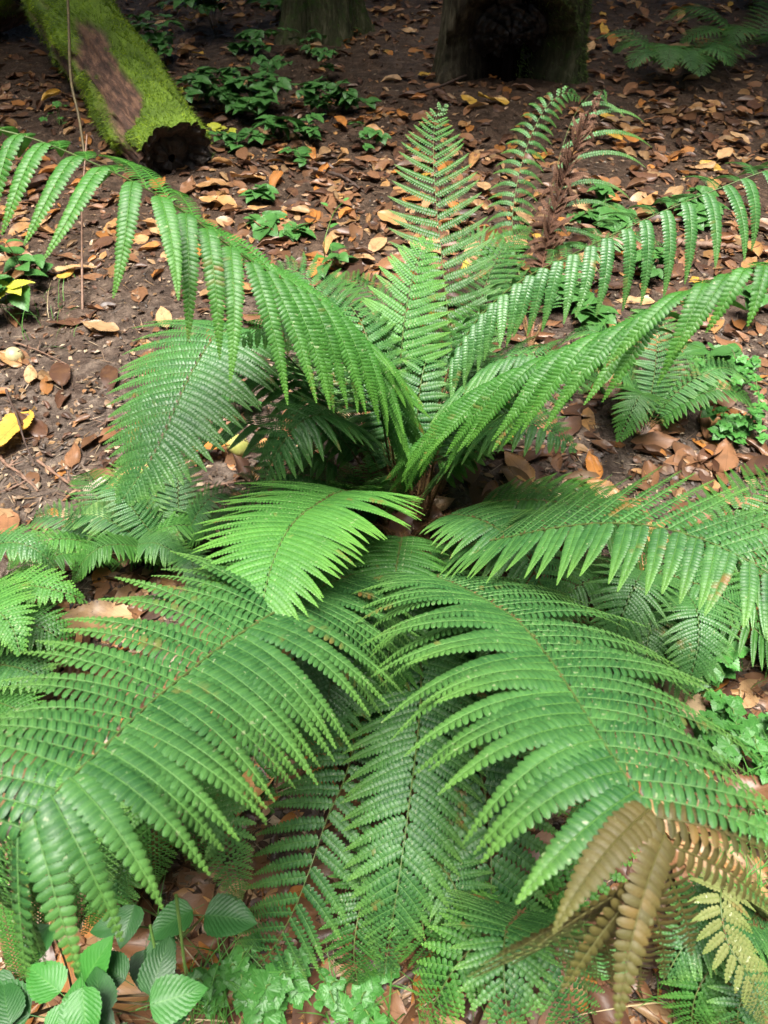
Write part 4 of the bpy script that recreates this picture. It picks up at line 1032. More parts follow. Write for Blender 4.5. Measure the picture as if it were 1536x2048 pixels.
# ------------------------------------------------------------------ logs, stump, trees
def moss_tufts(acc, P, Nn, r, ln=.02, w=.0016):
    n = len(P)
    d = nrm(Nn + r.normal(size=(n, 3)) * .55 + np.array([0, 0, -.15]))
    e = nrm(np.cross(d, r.normal(size=(n, 3))))
    l = (ln * (.4 + .9 * r.random(n)))[:, None]
    V = np.stack([P - e * w, P + e * w, P + d * l + np.array([0, 0, -1]) * l * .25], 1)
    acc.add(V, np.arange(n * 3).reshape(-1, 3), 0, rnd=np.repeat(r.random(n), 3))
def mossy_log(name, ends, r0, r1, label, seed, mossf, ntuft, hollow=True, barkf=None):
    r = np.random.default_rng(seed)
    P, tot = crom(ends, 90)
    T, S, N = frames_mid(P)
    sides = 96; a = np.linspace(0, 2 * np.pi, sides, endpoint=False)
    tt = np.linspace(0, 1, 90)
    rad = (r0 + (r1 - r0) * tt)[:, None] * (1 + .10 * fbm(np.cos(a)[None] * 1.6 + 5 + tt[:, None] * 2.2, np.sin(a)[None] * 1.6 + tt[:, None] * 1.1, 3, seed))
    rad = rad + .020 * fbm(np.cos(a)[None] * 9 + tt[:, None] * .8, np.sin(a)[None] * 9 + tt[:, None] * 1.6, 3, seed + 5) + .035 * fbm(np.cos(a)[None] * 3 + tt[:, None] * 9, np.sin(a)[None] * 3 + tt[:, None] * 5, 3, seed + 15)
    A_, T2 = np.meshgrid(a, tt)
    ms = mossf(A_, T2)
    rad = rad + .030 * ms + .03 * ms * fbm(np.cos(a)[None] * 6 + tt[:, None] * 22, np.sin(a)[None] * 6 + tt[:, None] * 12, 3, seed + 25)
    D = S[:, None] * np.cos(a)[None, :, None] + N[:, None] * np.sin(a)[None, :, None]
    jag = .11 * fbm(np.cos(a) * 1.5 + 3, np.sin(a) * 1.5, 4, seed + 1)
    Pj = P[:, None] + np.zeros((1, sides, 1)); Pj = Pj + (T[-1] * jag[:, None])[None] * (tt[:, None, None] > .985)
    V = Pj + D * rad[..., None]
    base = P[-1].copy() - N[-1] * r1
    i, j = np.meshgrid(np.arange(89), np.arange(sides), indexing='ij')
    F = np.stack([i * sides + j, (i + 1) * sides + j, (i + 1) * sides + (j + 1) % sides, i * sides + (j + 1) % sides], -1).reshape(-1, 4)
    root = empty(name, base, label, 'log')
    gr = np.stack([np.cos(A_) * .2, T2 * tot, np.sin(A_) * .2], -1).reshape(-1, 3)
    me = mk_mesh('bark', V.reshape(-1, 3) - base, [F], [M['logwood']], None, dict(moss=ms.ravel(), grey=barkf(A_, T2).ravel() if barkf else np.zeros(ms.size), gr=gr))
    mk_obj('bark', me, (0, 0, 0), root)
    # the cut end: rim, rotten rings, hollow
    ac = Acc()
    ringf = np.array([1.0, .93, .86, .74, .6, .52, .46, .3, .1]); dep = np.array([0, .015, .0, .03, .045, .085, .055, .04, .05])
    rr_ = rad[-1][None] * ringf[:, None] * (1 + .05 * vnoise(np.cos(a) * 3, np.sin(a) * 3, 8)[None])
    dz = dep[:, None] + .035 * fbm(np.cos(a)[None] * 5 * ringf[:, None], np.sin(a)[None] * 5 * ringf[:, None] + 2, 4, 4)
    W = P[-1] + D[-1][None] * rr_[..., None] - T[-1] * dz[..., None] + T[-1] * (jag[None] * np.linspace(1, 0, 9)[:, None] ** 2)[..., None]
    i, j = np.meshgrid(np.arange(8), np.arange(sides), indexing='ij')
    F2 = np.stack([i * sides + j, (i + 1) * sides + j, (i + 1) * sides + (j + 1) % sides, i * sides + (j + 1) % sides], -1).reshape(-1, 4)
    ac.add(W.reshape(-1, 3) - base, F2)
    mk_obj('cut_end', ac.mesh('cut_end', [M['endgrain']]), (0, 0, 0), root)
    # moss hair
    ac = Acc()
    k = r.random(ntuft) * 88.99; q = r.random(ntuft) * sides
    ki = k.astype(int); qi = q.astype(int) % sides
    keep = ms[ki, qi] > .25 + .5 * r.random(ntuft)
    ki, qi = ki[keep], qi[keep]; fa = r.random((len(ki), 1)); fb = r.random((len(ki), 1))
    a00, a10, a01 = V[ki, qi], V[ki + 1, qi], V[ki, (qi + 1) % sides]
    pp = a00 + (a10 - a00) * fa + (a01 - a00) * fb
    moss_tufts(ac, pp - base, D[ki, qi], r, .030, .0019)
    mo = mk_obj('moss', ac.mesh('moss', [M['moss']], False), (0, 0, 0), root); mo['kind'] = 'stuff'
    return root
BA = -.25
def mf1(a, t):
    top = np.sin(a)                       # N up
    n = fbm(np.cos(a) * 2.2 + t * 7, np.sin(a) * 2.2 + t * 3, 3, 60)
    n2 = fbm(np.cos(a) * 6 + t * 20, np.sin(a) * 6 + t * 9, 3, 61)
    sidev = np.cos(a)                     # S points to the right-hand side seen along the log
    m = top * 1.1 + .55 - .25 * np.abs(sidev) + n * .7 + n2 * .5
    # bare, peeled patch on the near top
    aa = (a - 1.35 + np.pi) % (2 * np.pi) - np.pi
    bare = np.exp(-((aa - BA + (t - .75) * .8) / .46) ** 2) * (t > .60) * np.clip((t - .60) * 9, 0, 1) * np.clip((.965 - t) * 20, 0, 1) * np.clip(1.1 + 1.6 * n2, .2, 1.4)
    m = m - 2.6 * bare - 1.1 * np.clip(fbm(np.cos(a) * 3 + t * 9 + 4, np.sin(a) * 3 + t * 4, 3, 66) - .2, 0, 1) * 4
    return np.clip(m * 2.2, 0, 1)
LE = at(350, 326, 3.76); 
LOGROOT = mossy_log('mossy_log', [at(95, -160, 5.6), at(120, -40, 5.05), at(165, 60, 4.65), at(250, 185, 4.2), LE], .26, .172, 'long mossy fallen log with a peeled brown patch and a dark rotten end', 3, mf1, 60000,
          barkf=lambda a, t: np.clip(np.cos(a + .3) * -2 - .3, 0, 1) * .9)
mossy_log('mossy_branch', [at(-220, 60, 5.6), at(-90, 25, 5.5), at(-20, -5, 5.45), at(38, -30, 5.4)], .26, .19, 'short bright green mossy log at the top left corner', 4, lambda a, t: np.clip(.9 + np.sin(a) * 1.5 + fbm(np.cos(a) * 3, np.sin(a) * 3 + t * 4, 2, 5), 0, 1), 22000)

def trunk(name, px, py, r0, h, label, seed, moss, char_shade_fn=None, flare=.5, hollow=None, tuft=0, tuft_fn=None, cat='tree'):
    r = np.random.default_rng(seed)
    c = gnd(px, py); c = c + np.array([0, r0, 0])
    nz, sides = 90, 128
    zz = np.linspace(-.12, h, nz); a = np.linspace(0, 2 * np.pi, sides, endpoint=False)
    A_, Z_ = np.meshgrid(a, zz)
    rad = r0 * (1 - .06 * Z_) * (1 + flare * np.exp(-np.clip(Z_, 0, 9) / .18) * (.5 + .5 * np.cos(A_ * 5 + seed)))
    rad = rad * (1 + .12 * fbm(np.cos(A_) * 1.5 + 9, np.sin(A_) * 1.5 + Z_ * .4, 3, seed)) + .035 * fbm(np.cos(A_) * 9, np.sin(A_) * 9 + Z_ * 1.2, 4, seed + 2) - .05 * np.clip(.12 - np.abs(fbm(np.cos(A_) * 7, np.sin(A_) * 7 + Z_ * .7, 2, seed + 31)), 0, 1) / .12
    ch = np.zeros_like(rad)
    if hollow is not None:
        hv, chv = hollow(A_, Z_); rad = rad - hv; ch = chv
    V = np.stack([rad * np.cos(A_), rad * np.sin(A_), Z_], -1)
    i, j = np.meshgrid(np.arange(nz - 1), np.arange(sides), indexing='ij')
    F = np.stack([i * sides + j, i * sides + (j + 1) % sides, (i + 1) * sides + (j + 1) % sides, (i + 1) * sides + j], -1).reshape(-1, 4)
    root = empty(name, c, label, cat)
    me = mk_mesh('trunk', V.reshape(-1, 3), [F], [M['bark']], None, dict(moss=np.clip(moss(A_, Z_), 0, 1).ravel(), char_shade=ch.ravel()))
    mk_obj('trunk', me, (0, 0, 0), root)
    cap = Acc(); rr_ = np.array([1, .8, .5, .2, .01])
    W = np.stack([V[-1, :, 0][None] * rr_[:, None], V[-1, :, 1][None] * rr_[:, None], h + .03 * fbm(np.cos(a)[None] * 3 * rr_[:, None], np.sin(a)[None] * 3 * rr_[:, None], 3, 3)], -1)
    i, j = np.meshgrid(np.arange(4), np.arange(sides), indexing='ij')
    cap.add(W.reshape(-1, 3), np.stack([i * sides + j, i * sides + (j + 1) % sides, (i + 1) * sides + (j + 1) % sides, (i + 1) * sides + j], -1).reshape(-1, 4))
    mk_obj('broken_top', cap.mesh('broken_top', [M['endgrain']]), (0, 0, 0), root)
    if tuft:
        ki = (r.random(tuft) * (nz - 1)).astype(int); qi = (r.random(tuft) * sides).astype(int)
        k = tuft_fn(a[qi], zz[ki]) > r.random(tuft); ki, qi = ki[k], qi[k]
        p = V[ki, qi] + (V[ki + 1, qi] - V[ki, qi]) * r.random((len(ki), 1)) + (V[ki, (qi + 1) % sides] - V[ki, qi]) * r.random((len(ki), 1))
        d = np.stack([np.cos(a[qi]), np.sin(a[qi]), np.zeros(len(ki))], 1)
        ac = Acc(); moss_tufts(ac, p, d, r, .03, .0022)
        mo = mk_obj('moss', ac.mesh('moss', [M['mossdark']], False), (0, 0, 0), root); mo['kind'] = 'stuff'
    return root, c
bm = NB('dull_moss'); bm.set(col=bm.mix(bm.attr('rnd').outputs['Fac'], (.03, .06, .008), (.10, .17, .02)), rough=.8); M['mossdark'] = bm.m
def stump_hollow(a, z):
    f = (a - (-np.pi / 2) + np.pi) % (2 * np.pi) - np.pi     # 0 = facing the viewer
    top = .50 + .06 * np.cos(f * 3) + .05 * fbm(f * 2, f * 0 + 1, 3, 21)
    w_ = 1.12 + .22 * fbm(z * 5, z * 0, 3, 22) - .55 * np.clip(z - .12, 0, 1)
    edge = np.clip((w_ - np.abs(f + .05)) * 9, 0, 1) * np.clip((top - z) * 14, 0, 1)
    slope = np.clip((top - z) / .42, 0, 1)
    return edge * (.05 + .27 * np.clip((top - z) / .2, 0, 1) ** .8), edge  # second value masks the painted black, shade included
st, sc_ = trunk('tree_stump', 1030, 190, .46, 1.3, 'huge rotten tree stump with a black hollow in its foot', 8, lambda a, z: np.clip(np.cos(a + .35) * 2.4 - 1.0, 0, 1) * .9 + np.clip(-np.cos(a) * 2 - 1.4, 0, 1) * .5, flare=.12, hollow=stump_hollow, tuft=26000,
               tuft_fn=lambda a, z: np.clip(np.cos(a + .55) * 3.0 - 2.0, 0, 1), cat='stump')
# slabs of rotten heartwood inside the hollow
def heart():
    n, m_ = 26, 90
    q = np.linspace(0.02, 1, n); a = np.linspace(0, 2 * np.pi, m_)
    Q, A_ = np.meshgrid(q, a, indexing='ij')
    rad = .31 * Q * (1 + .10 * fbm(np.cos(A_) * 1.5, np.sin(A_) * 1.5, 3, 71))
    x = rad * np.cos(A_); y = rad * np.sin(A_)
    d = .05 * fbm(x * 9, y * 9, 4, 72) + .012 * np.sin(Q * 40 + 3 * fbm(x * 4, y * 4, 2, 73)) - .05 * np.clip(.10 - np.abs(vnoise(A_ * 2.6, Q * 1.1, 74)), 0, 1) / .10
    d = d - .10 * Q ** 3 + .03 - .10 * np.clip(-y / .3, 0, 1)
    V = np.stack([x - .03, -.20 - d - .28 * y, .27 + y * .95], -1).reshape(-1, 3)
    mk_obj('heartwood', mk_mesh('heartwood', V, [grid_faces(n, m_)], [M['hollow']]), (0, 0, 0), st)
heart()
trunk('tree', 640, 88, .27, 4.2, 'moss-covered tree trunk with spreading foot at the top centre', 12, lambda a, z: .85 + .3 * fbm(np.cos(a) * 4, z * 3, 3, 2), flare=.55, tuft=16000, tuft_fn=lambda a, z: .6 + 0 * a)

# ------------------------------------------------------------------ broad-leaved plants
def build_leafset(kind, L, W, m, nvar=4, teeth=14, td=.05, **k):
    out = []
    for q in range(nvar):
        kk = dict(fold=.18, bend=.5 + .25 * q % .6, curl=0.0, wave=.05, petiole=.25); kk.update(k)
        V, F, uv = leaf_shape(L, W * (.9 + .07 * q), 7, 25, teeth, td, kind=kind, seed=600 + q, **kk)
        out.append(mk_mesh('leaf', V, F, [M[m]], None, None, uv))
    return out
def tri_set(L, W, m, kind='ovate', td=.07, nvar=3, spread=62):
    out = []
    for q in range(nvar):
        Vs, Fs, Us = [], [], []; off = 0
        for ang_, s in ((0, 1.0), (spread, .82), (-spread, .82)):
            V, F, uv = leaf_shape(L * s, W * s, 7, 21, 10, td, .16, .5 + .2 * q, 0, .07, kind, 700 + q, .12)
            V = V @ eul(0, 0.18 * np.sign(ang_), R(ang_)).T
            for f in F: Fs.append(f + off)
            Vs.append(V); Us.append(uv); off += len(V)
        out.append(mk_mesh('leaf', np.vstack(Vs), Fs, [M[m]], None, None, np.vstack(Us)))
    return out
LS = {'bramble3': tri_set(.085, .062, 'ivy'), 'ivy3': tri_set(.075, .058, 'ivy', 'ovate'), 'maple': tri_set(.15, .085, 'ivy', 'lobed', .10), 'herb3': tri_set(.028, .028, 'herb', 'lobed', .10), 'yel3': tri_set(.07, .055, 'yellowleaf'),
      'big': build_leafset('ovate', .12, .088, 'bramble', 4, 20, .035, bend=.5), 'oval': build_leafset('ovate', .07, .055, 'ivy'), 'small': build_leafset('ovate', .026, .022, 'herb', 3, 6, .06), 'seed': tri_set(.022, .02, 'herb', 'ovate', .05)}
def shrub(name, px, py, spread_px, n, ls, label, cat, group, h=.12, scale=1.0, seed=0, stems=4, stemmat='brownstem', flat=.35, loc=None, mixs=None):
    if cat == 'bramble': n = int(n * 2.3); scale *= 1.0; h *= .9; spread_px *= 1.3
    if cat == 'ivy': n += 3; scale *= 1.3
    r = np.random.default_rng(seed)
    c = gnd(px, py) if loc is None else loc
    root = empty(name, c, label, cat, group)
    tips = []
    ac = Acc()
    mpp = np.linalg.norm(c - CAMP) / FPX
    for s in range(stems):
        a = 6.283 * (s + r.random() * .6) / stems; q = spread_px * mpp * (.6 + .5 * r.random())
        e = np.array([math.cos(a) * q, math.sin(a) * q * 1.2, h * (.3 + .9 * r.random())])
        P, _ = crom([np.zeros(3), e * np.array([.4, .4, 1.0]) + Z * h * .25, e * np.array([.75, .75, 1.05]), e], 14)
        tv, tf = tube_arr(P, np.linspace(.0022, .001, 14), 5); ac.add(tv, tf)
        tips.append(P)
    mk_obj('stem', ac.mesh('stem', [M[stemmat]]), (0, 0, 0), root)
    for k in range(n):
        P = tips[k % stems]; f = .25 + .75 * ((k // stems + 1) / max(1, math.ceil(n / stems)))
        p = P[min(13, int(f * 13))]
        key = ls if not mixs or r.random() < .75 else mixs
        me = LS[key][int(r.integers(len(LS[key])))]
        o = mk_obj('leaf', me, p, root)
        o.rotation_euler = (flat * (r.random() - .3) * 1.4 + .1, (r.random() - .5) * .8, r.random() * 6.283)
        s = scale * (.75 + .5 * r.random()); o.scale = (s, s, s)
    return root
BG = 'dark bramble shoots on the woodland floor'
shrub('bramble', 430, 70, 75, 22, 'bramble3', 'tall leafy bramble clump at the top between the log and the mossy tree', 'bramble', BG, .50, 1.5, 1, 6)
shrub('bramble', 560, 45, 40, 8, 'bramble3', 'small leafy shoot in front of the mossy tree trunk', 'bramble', BG, .2, 1.2, 2, 4)
shrub('bramble', 290, 95, 25, 4, 'ivy3', 'sparse leafy shoot rising just right of the mossy log', 'bramble', BG, .18, 1.1, 3, 3)
shrub('bramble', 330, 130, 30, 7, 'bramble3', 'leafy shoot leaning against the right side of the mossy log', 'bramble', BG, .2, 1.2, 4, 4)
shrub('bramble', 495, 105, 35, 7, 'bramble3', 'low bright bramble shoot below the tall clump', 'bramble', BG, .12, 1.3, 5, 4)
shrub('bramble', 440, 225, 62, 20, 'bramble3', 'wide dark bramble patch right of the log end', 'bramble', BG, .18, 1.15, 6, 6)
shrub('bramble', 520, 235, 50, 12, 'bramble3', 'middle dark bramble patch overlapping the one beside the log', 'bramble', BG, .15, 1.15, 7, 5)
shrub('bramble', 480, 300, 30, 6, 'ivy3', 'small bramble shoot below the dark patch beside the log end', 'bramble', BG, .10, 1.1, 8, 3)
shrub('bramble', 560, 280, 18, 2, 'maple', 'shoot with one large dark lobed leaf above the orange-tan leaves', 'bramble', BG, .10, 1.1, 9, 2)
shrub('bramble', 620, 285, 30, 6, 'ivy3', 'low shoot right of the large lobed leaf', 'bramble', BG, .10, 1.0, 10, 3)
shrub('bramble', 640, 235, 36, 10, 'ivy3', 'rounded dark shoot among orange leaves left of the slender fern', 'bramble', BG, .14, 1.1, 11, 4)
shrub('bramble', 690, 230, 30, 8, 'ivy3', 'rightmost bramble shoot before the slender fern', 'bramble', BG, .14, 1.1, 12, 4)
shrub('bramble', 655, 165, 22, 5, 'ivy3', 'small shoot standing above the rounded dark one', 'bramble', BG, .14, 1.0, 13, 3)
shrub('ivy', 520, 405, 20, 4, 'ivy3', 'dark ivy sprig behind the upper left frond, upper one', 'ivy', BG, .05, .9, 14, 3)
shrub('ivy', 530, 460, 25, 6, 'ivy3', 'dark ivy sprig on the soil just behind the upper left frond', 'ivy', BG, .05, .9, 15, 3)
shrub('ivy', 590, 470, 15, 3, 'ivy3', 'glossy ivy sprig right of the other ivy by the fallen branch', 'ivy', BG, .05, 1.0, 16, 2)
shrub('yellow_shoot', 372, 215, 18, 3, 'yel3', 'yellow-green three-leaved shoot beside the mossy log end', 'seedling', None, .10, .9, 17, 2, 'stem')
shrub('yellow_shoot', 440, 280, 22, 4, 'yel3', 'yellowish shoot under the dark bramble patch', 'seedling', None, .06, .8, 18, 2, 'stem')
shrub('glossy_seedling', 665, 540, 24, 7, 'oval', 'glossy low seedling behind the left of the central frond', 'seedling', None, .07, 1.0, 19, 4, 'stem')
shrub('bramble', 60, 560, 34, 7, 'oval', 'dark leafy shoot behind the far left hanging leaflets', 'bramble', BG, .16, 1.2, 20, 4)
shrub('bramble', 20, 650, 30, 5, 'oval', 'broad-leaved shoot at the left edge above the pale fruit', 'bramble', BG, .12, 1.5, 21, 3, mixs='yel3')
shrub('bramble', 1210, 440, 45, 10, 'ivy3', 'dark shoot behind the upper hanging right frond', 'bramble', BG, .08, 1.1, 22, 5)
shrub('bramble', 1390, 440, 45, 10, 'ivy3', 'dark shoot near the short thick branch at right', 'bramble', BG, .08, 1.1, 23, 5)
shrub('bramble', 1500, 20, 50, 12, 'ivy3', 'leafy shoot among the ferns in the top right corner', 'bramble', BG, .2, 1.2, 24, 5)
shrub('bramble', 1430, 735, 40, 8, 'oval', 'dark broad-leaved shoot behind the lower hanging right frond', 'bramble', BG, .08, 1.2, 25, 4)
shrub('bramble', 1180, 640, 35, 7, 'ivy3', 'shadowed shoot between the two right hanging fronds', 'bramble', BG, .08, 1.1, 26, 4)
shrub('bramble', 480, 840, 14, 2, 'oval', 'glossy leafy sprig hanging over the yellow-green fruit', 'bramble', BG, .09, 1.1, 27, 2)
shrub('bramble', 750, 1040, 24, 5, 'oval', 'dark glossy sprig in front of the fern crown', 'bramble', BG, .08, .9, 28, 3)
for i_, (px, py, s_, n_, ls_, lab_) in enumerate([(385, 30, 40, 6, 'ivy3', 'loose bramble shoot at the very top right of the mossy log'), (600, 110, 34, 5, 'ivy3', 'thin bramble shoot just below the mossy tree foot'), (540, 175, 36, 6, 'ivy3', 'loose bramble shoot between the tall clump and the dark patch'),
        (380, 300, 24, 4, 'ivy3', 'low bramble shoot touching the right side of the log end'), (590, 330, 26, 4, 'ivy3', 'small bramble shoot on leaves below the large lobed leaf'), (735, 300, 24, 4, 'ivy3', 'small drooping bramble shoot left of the slender fern'),
        (1110, 620, 30, 5, 'ivy3', 'dark bramble shoot under the dead brown frond'), (1300, 560, 30, 5, 'ivy3', 'dark bramble shoot right between the two hanging right fronds'), (1500, 640, 34, 6, 'oval', 'broad-leaved shoot at the right edge behind the hanging frond')]):
    shrub('bramble', px, py, s_, n_, ls_, lab_, 'bramble', BG, .12, .9, 60 + i_, 3)
HB = 'small bright herbs on the soil'
k_ = 0
for px, py, s, n, sc, lab in [(1330, 1480, 20, 6, 1.2, 'herb peeping out just below the pale buff leaf'), (1480, 1690, 30, 8, 1.1, 'small herb beside the curled orange leaf at the right edge'), (1360, 1960, 30, 8, 1.2, 'herb under the yellowing frond at the bottom right'), (430, 1990, 30, 7, 1.2, 'herb in the grass right of the corner bramble'), (720, 2030, 30, 8, 1.2, 'herb at the bottom edge between the dark branches'), (1395, 1360, 34, 9, 2.2, 'lobed bright herb right of the front frond beside the buff leaf'), (1385, 1320, 24, 6, 1.8, 'herb with split leaves just under the polished fern tip'), (1520, 1340, 24, 6, 2.0, 'lobed herb at the right edge above the rusty leaf'),
                              (1420, 1450, 34, 12, 1.3, 'yellow-green herb patch below the rusty leaf'), (1460, 1515, 34, 12, 1.5, 'pale herb patch at right beside the straight brown twig'), (1400, 1500, 26, 8, 1.3, 'herb tucked against the right tips of the front frond'),
                              (1520, 1480, 26, 8, 1.3, 'small rounded herb at the right edge below the leaves'), (1500, 1570, 28, 7, 1.2, 'little herb beside the curled tan leaf'), (1440, 880, 36, 12, 1.4, 'herb patch around the large orange leaf at right'),
                              (1490, 870, 36, 12, 1.3, 'feathery herb at the right edge beside the orange leaves'), (1400, 790, 60, 26, 1.2, 'blue-green small-leaved herb mass behind the hanging right leaflets'), (1480, 780, 50, 20, 1.2, 'small-leaved herb mass at the right edge behind the hanging leaflets'),
                              (490, 1955, 30, 8, 1.2, 'seedling with small toothed leaves at the bottom left of centre'), (535, 2015, 34, 10, 1.5, 'lobed seedling cluster at the bottom edge left of centre'), (590, 1965, 26, 8, 1.3, 'upright seedling at the bottom beside the lobed cluster'),
                              (660, 2000, 28, 8, 1.0, 'tiny bright seedling on a thin stalk at the bottom centre'), (870, 1960, 26, 8, .9, 'tiny pale seedling beside the yellow and orange leaf'), (1210, 1950, 24, 6, 1.0, 'round-leaved seedling under the yellowing frond tip'),
                              (780, 1960, 18, 5, .8, 'green sprig growing over the yellow and orange leaf'), (120, 250, 22, 8, 1.2, 'tiny green herb in the dark under the mossy log'), (880, 1840, 24, 7, .8, 'thin pale sprig between the lower fronds'),
                              (1420, 1970, 30, 9, 1.0, 'small-leaved herb at the bottom right'), (590, 840, 20, 5, .9, 'little herb beside the large rusty leaf left of the crown'), (1300, 1240, 24, 6, 1.2, 'herb in the gap left of the polished fern'),
                              (470, 1170, 26, 8, .9, 'yellowish herb beneath the bright young frond'), (220, 1080, 30, 9, .8, 'little herb beside the pale dock leaf'), (380, 1060, 26, 7, .9, 'herb on the soil edge above the bright young frond')]:
    k_ += 1
    shrub('herb', px, py, s, n, 'herb3' if sc > 1.05 else 'seed', lab, 'herb', HB, .05 + .02 * sc, sc, 200 + k_, 4, 'stem')
# tall pale seedling
c = gnd(650, 520); root = empty('tall_seedling', c, 'tall thin pale green seedling rising behind the upper left frond', 'seedling')
P, _ = crom([c, at(648, 490, 2.95), at(655, 460, 2.95), at(668, 425, 2.93), at(685, 405, 2.9)], 24)
tv, tf = tube_arr(P - c, np.linspace(.003, .0015, 24), 6); ac = Acc(); ac.add(tv, tf); mk_obj('stem', ac.mesh('stem', [M['stem']]), (0, 0, 0), root)
for i, (px, py, s, rz) in enumerate([(660, 455, .55, -1.2), (655, 412, .45, 1.2), (688, 402, .4, -1.0), (650, 515, .7, 2.2)]):
    o = mk_obj('leaf', build_leafset('ovate', .07, .05, 'herb', 1)[0], at(px, py, 2.93) - c, root); o.scale = (s, s, s); o.rotation_euler = (.5, 0, rz)
# pale dock leaf
c = gnd(140, 1150); root = empty('dock', c, 'long pale green dock leaf pointing up from the left ferns', 'dock plant')
V, F, uv = leaf_shape(.22, .075, 9, 31, 0, 0, .25, -.35, .3, .05, 'strap', 5, .2)
M['dock'] = broad_mat('dock_leaf', (.16, .30, .08), (.26, .40, .13), 9, .45, .15, (.34, .48, .2), .5)
o = mk_obj('leaf', mk_mesh('leaf', V, F, [M['dock']], None, None, uv), (0, 0, .08), root); o.rotation_euler = (.15, .2, R(-38))
# brambles in the bottom left corner
c = gnd(150, 2010); root = empty('bramble', c, 'glossy bramble with big toothed leaves filling the bottom left corner', 'bramble', BG)
bigm = LS['big']
def bl_leaf(px, py, d, L, rz, rx=.35, ry=0, lite=False, v=0, lab=None):
    me = (BLITE if lite else bigm)[v % 4]
    p = at(px, py, d)
    o = mk_obj('leaf', me, p - c, root); s = L / .12 * .62; o.scale = (s, s, s)
    o.rotation_euler = (rx, ry, R(rz))
    if lab: o['label'] = lab
    return p
M['bramlite'] = broad_mat('light_bramble_leaf', (.024, .140, .018), (.050, .215, .030), 10, .46, .08, (.12, .30, .06), .3)
BLITE = build_leafset('ovate', .12, .088, 'bramlite', 4, 20, .035, bend=.4)
stem_pts = []
for a_ in [(165, 1970, 1.05, .125, -35, .75, .1, True, 0, 'light green leaf standing upright'), (100, 1850, 1.12, .11, 160, .1, .2, False, 1), (60, 2030, 1.0, .15, 80, .1, -.2, False, 2), (120, 1985, 1.0, .10, 60, .2, .1, True, 3), (165, 1975, .98, .11, 195, -.2, .1, True, 1),
           (200, 2030, 1.0, .10, 20, .2, .3, False, 2), (30, 1960, 1.04, .11, 120, .15, .1, False, 0), (250, 1960, 1.06, .10, 60, .1, -.2, False, 3), (330, 2050, 1.0, .10, -30, .2, 0, False, 1), (20, 2050, .98, .1, 30, .1, 0, False, 3),
           (300, 1990, 1.02, .12, -10, .35, .25, False, 0), (300, 2010, .98, .12, -75, .1, .2, True, 2), (230, 2050, 1.0, .10, 100, .2, 0, False, 3), (150, 2060, .98, .1, 10, .2, 0, True, 1), (90, 2060, .98, .09, -60, .2, 0, True, 0)]:
    stem_pts.append(bl_leaf(*a_))
ac = Acc()
for q in stem_pts:
    P, _ = crom([np.zeros(3), (q - c) * .5 + Z * .02 + np.array([.01, 0, 0]), q - c], 12); tv, tf = tube_arr(P, np.linspace(.0024, .0013, 12), 6); ac.add(tv, tf)
mk_obj('stem', ac.mesh('stem', [M['brownstem']]), (0, 0, 0), root)
c = gnd(360, 1880); root = empty('bramble', c, 'dark glossy bramble in the shade behind the bottom left corner leaves', 'bramble', BG)
stem_pts = [bl_leaf(*a_) for a_ in [(320, 1870, 1.15, .11, 200, .1, .1, False, 0), (270, 1810, 1.18, .10, 170, .1, 0, False, 1), (385, 1820, 1.15, .12, 120, .1, .2, False, 2), (410, 1830, 1.14, .13, 265, .1, -.1, False, 3), (290, 1900, 1.16, .09, 185, .1, .1, False, 2), (240, 1850, 1.2, .08, 100, .1, 0, False, 1)]]
ac = Acc()
for q in stem_pts:
    P, _ = crom([np.zeros(3), (q - c) * .5 + Z * .02 + np.array([.01, 0, 0]), q - c], 12); tv, tf = tube_arr(P, np.linspace(.0024, .0013, 12), 6); ac.add(tv, tf)
def prickly(pts, rr_):
    P, _ = crom([p - c for p in pts], 40); tv, tf = tube_arr(P, np.linspace(rr_, rr_ * .6, 40), 6); ac.add(tv, tf)
    r = np.random.default_rng(3)
    for k in range(2, 38):
        d = nrm(r.normal(size=3)); q = P[k]; e = nrm(np.cross(d, [0, 0, 1.])) * .0006
        ac.add(np.array([q - e, q + e, q + d * .006]), np.array([[0, 1, 2]]))
prickly(A((352, 1790, 1.0), (362, 1870, 1.02), (372, 1950, 1.06), (388, 2060, 1.12)), .0026)
prickly(A((300, 1850, 1.05), (318, 1930, 1.05), (345, 1990, 1.06), (385, 2070, 1.1)), .0022)
mk_obj('stem', ac.mesh('stem', [M['stem']]), (0, 0, 0), root)
# the dangling curled leaflets in the lower left corner belong to a narrow frond
c = gnd(60, 2000); hl = empty('hard_fern', c, 'light green rope-like curled fronds hanging at the left edge above the bramble', 'fern')
for i, pts in enumerate([[(30, 1690, 1.08), (40, 1800, 1.06), (55, 1890, 1.07), (85, 1960, 1.1)], [(-10, 1700, 1.05), (5, 1820, 1.04), (30, 1920, 1.05), (62, 2010, 1.08)], [(70, 1720, 1.12), (78, 1830, 1.12), (75, 1930, 1.14)]]):
    make_frond(hl, A(*pts)[::1], world=True, L=.014, b0=.02, sp=.0065, hw=.006, psp=.004, droop=.6, mat=('lite', 'lite', 'back')[i], det=1, seed=140 + i, rise=.8, peak=.4, taper=1.2, rr=.0013, split=False, style='round')

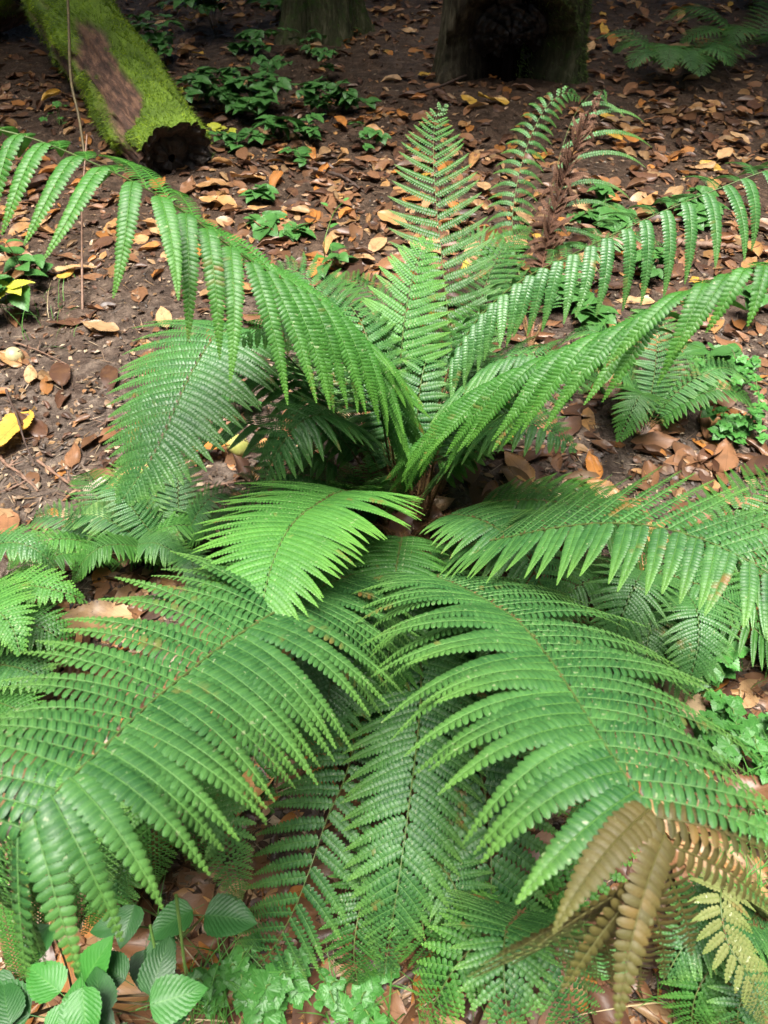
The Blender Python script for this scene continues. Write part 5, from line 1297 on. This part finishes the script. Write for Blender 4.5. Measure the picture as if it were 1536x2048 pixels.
# ------------------------------------------------------------------ grass
def grass():
    r = np.random.default_rng(9); ac = Acc()
    spots = [(430, 2000, 70, 60, 130), (700, 2030, 90, 40, 60), (1490, 1830, 60, 160, 220), (1490, 1620, 60, 60, 80), (1420, 2010, 110, 50, 140), (250, 1060, 80, 40, 60), (1500, 1320, 60, 80, 50), (110, 640, 60, 60, 25), (900, 2000, 60, 50, 30)]
    for sx, sy, wx, wy, n in spots:
        for _ in range(n):
            p = gnd(sx + r.normal() * wx * .6, sy + r.normal() * wy * .6)
            h = .05 + .13 * r.random(); a = r.random() * 6.283; d = np.array([math.cos(a), math.sin(a), 0])
            dry = r.random() < (.45 if sx > 1000 and sy < 1700 else .15)
            if dry: h *= .8
            t = np.linspace(0, 1, 6)[:, None]
            bend = h * (.3 + (1.6 if dry else .6) * r.random())
            P = p + Z * h * (t - (.7 if dry else .35) * t ** 2) + d * bend * t ** 1.7
            e = np.cross(d, Z) * .0014; wv = (1 - t ** 2) + .05
            V = np.stack([P - e * wv, P + e * wv], 1).reshape(-1, 3)
            i = np.arange(5)[:, None] * 2
            ac.add(V, i + np.array([[0, 1, 3, 2]]), 0, col=np.array((.38, .30, .16) if dry else (.10, .28, .05)) * (.7 + .6 * r.random()))
    tag(mk_obj('grass', ac.mesh('grass', [M['grass']])), kind='stuff')
grass()
# hanging vine in front of the log
c = gnd(175, 330); ac = Acc()
P, _ = crom([at(172, 330, 3.75), at(158, 235, 3.8), at(142, 160, 3.85), at(138, 60, 3.95), at(136, -60, 4.1), at(150, -200, 4.3)], 40); b_ = P[0].copy()
tv, tf = tube_arr(P - b_, .007, 6); ac.add(tv, tf); tag(mk_obj('vine', ac.mesh('vine', [M['brownstem']]), b_), 'thin woody vine hanging down in front of the mossy log', 'vine')
c = gnd(160, 560); ac = Acc()
P, _ = crom([gnd(165, 620), at(164, 520, 2.9), at(165, 400, 2.85), at(174, 270, 2.85)], 30); b_ = P[0].copy()
tv, tf = tube_arr(P - b_, np.linspace(.005, .003, 30), 6); ac.add(tv, tf); tag(mk_obj('dry_stalk', ac.mesh('dry_stalk', [M['twig']]), b_), 'upright straw-coloured dry stalk behind the upper left frond', 'stalk')
# ------------------------------------------------------------------ unseen wood round the clearing, added to block the bright sky
def woodland():
    r = np.random.default_rng(5)
    n = 84000
    a = r.random(n) * 2 * np.pi
    ring = r.random(n) < .62
    rad = np.where(ring, 9.5 + 4.5 * r.random(n), 4.6 + 7 * r.random(n) ** .7)
    zz = np.where(ring, 8.5 * r.random(n) ** .9, 7.2 + 3.2 * r.random(n))
    cx, cy = 0.0, 1.6
    P = np.stack([cx + rad * np.cos(a), cy + rad * np.sin(a), zz], 1)
    d = nrm(r.normal(size=(n, 3))); e = nrm(np.cross(d, r.normal(size=(n, 3))))
    s = (.16 + .16 * r.random(n))[:, None]
    # unseen low boughs, added to shade the far side of the clearing
    m = 9500
    k = r.choice(n, m, replace=False)
    P[k] = np.stack([(r.random(m) - .5) * 15, 3.3 + 8.5 * r.random(m), 3.0 + 2.6 * r.random(m)], 1)
    V = np.stack([P - d * s, P + e * s * .45, P + d * s, P - e * s * .45], 1)
    ac = Acc()
    c = np.array([.03, .09, .02]) * (.6 + .8 * r.random((n, 1)))
    ac.add(V, np.arange(n * 4).reshape(-1, 4), 0, col=np.repeat(c, 4, 0))
    for k in range(26):
        b_ = k / 26 * 2 * np.pi + r.random() * .2; q = 9.6 + 3 * r.random()
        x, y = cx + q * math.cos(b_), cy + q * math.sin(b_)
        tv, tf = tube_arr([(x, y, -.3), (x, y, 3), (x + .3 * r.random(), y, 9)], np.array([.24, .16, .1]), 9)
        ac.add(tv, tf, 0, col=(.06, .045, .03))
    tag(mk_obj('woodland', ac.mesh('woodland', [M['grass']], False)), kind='stuff')
woodland()
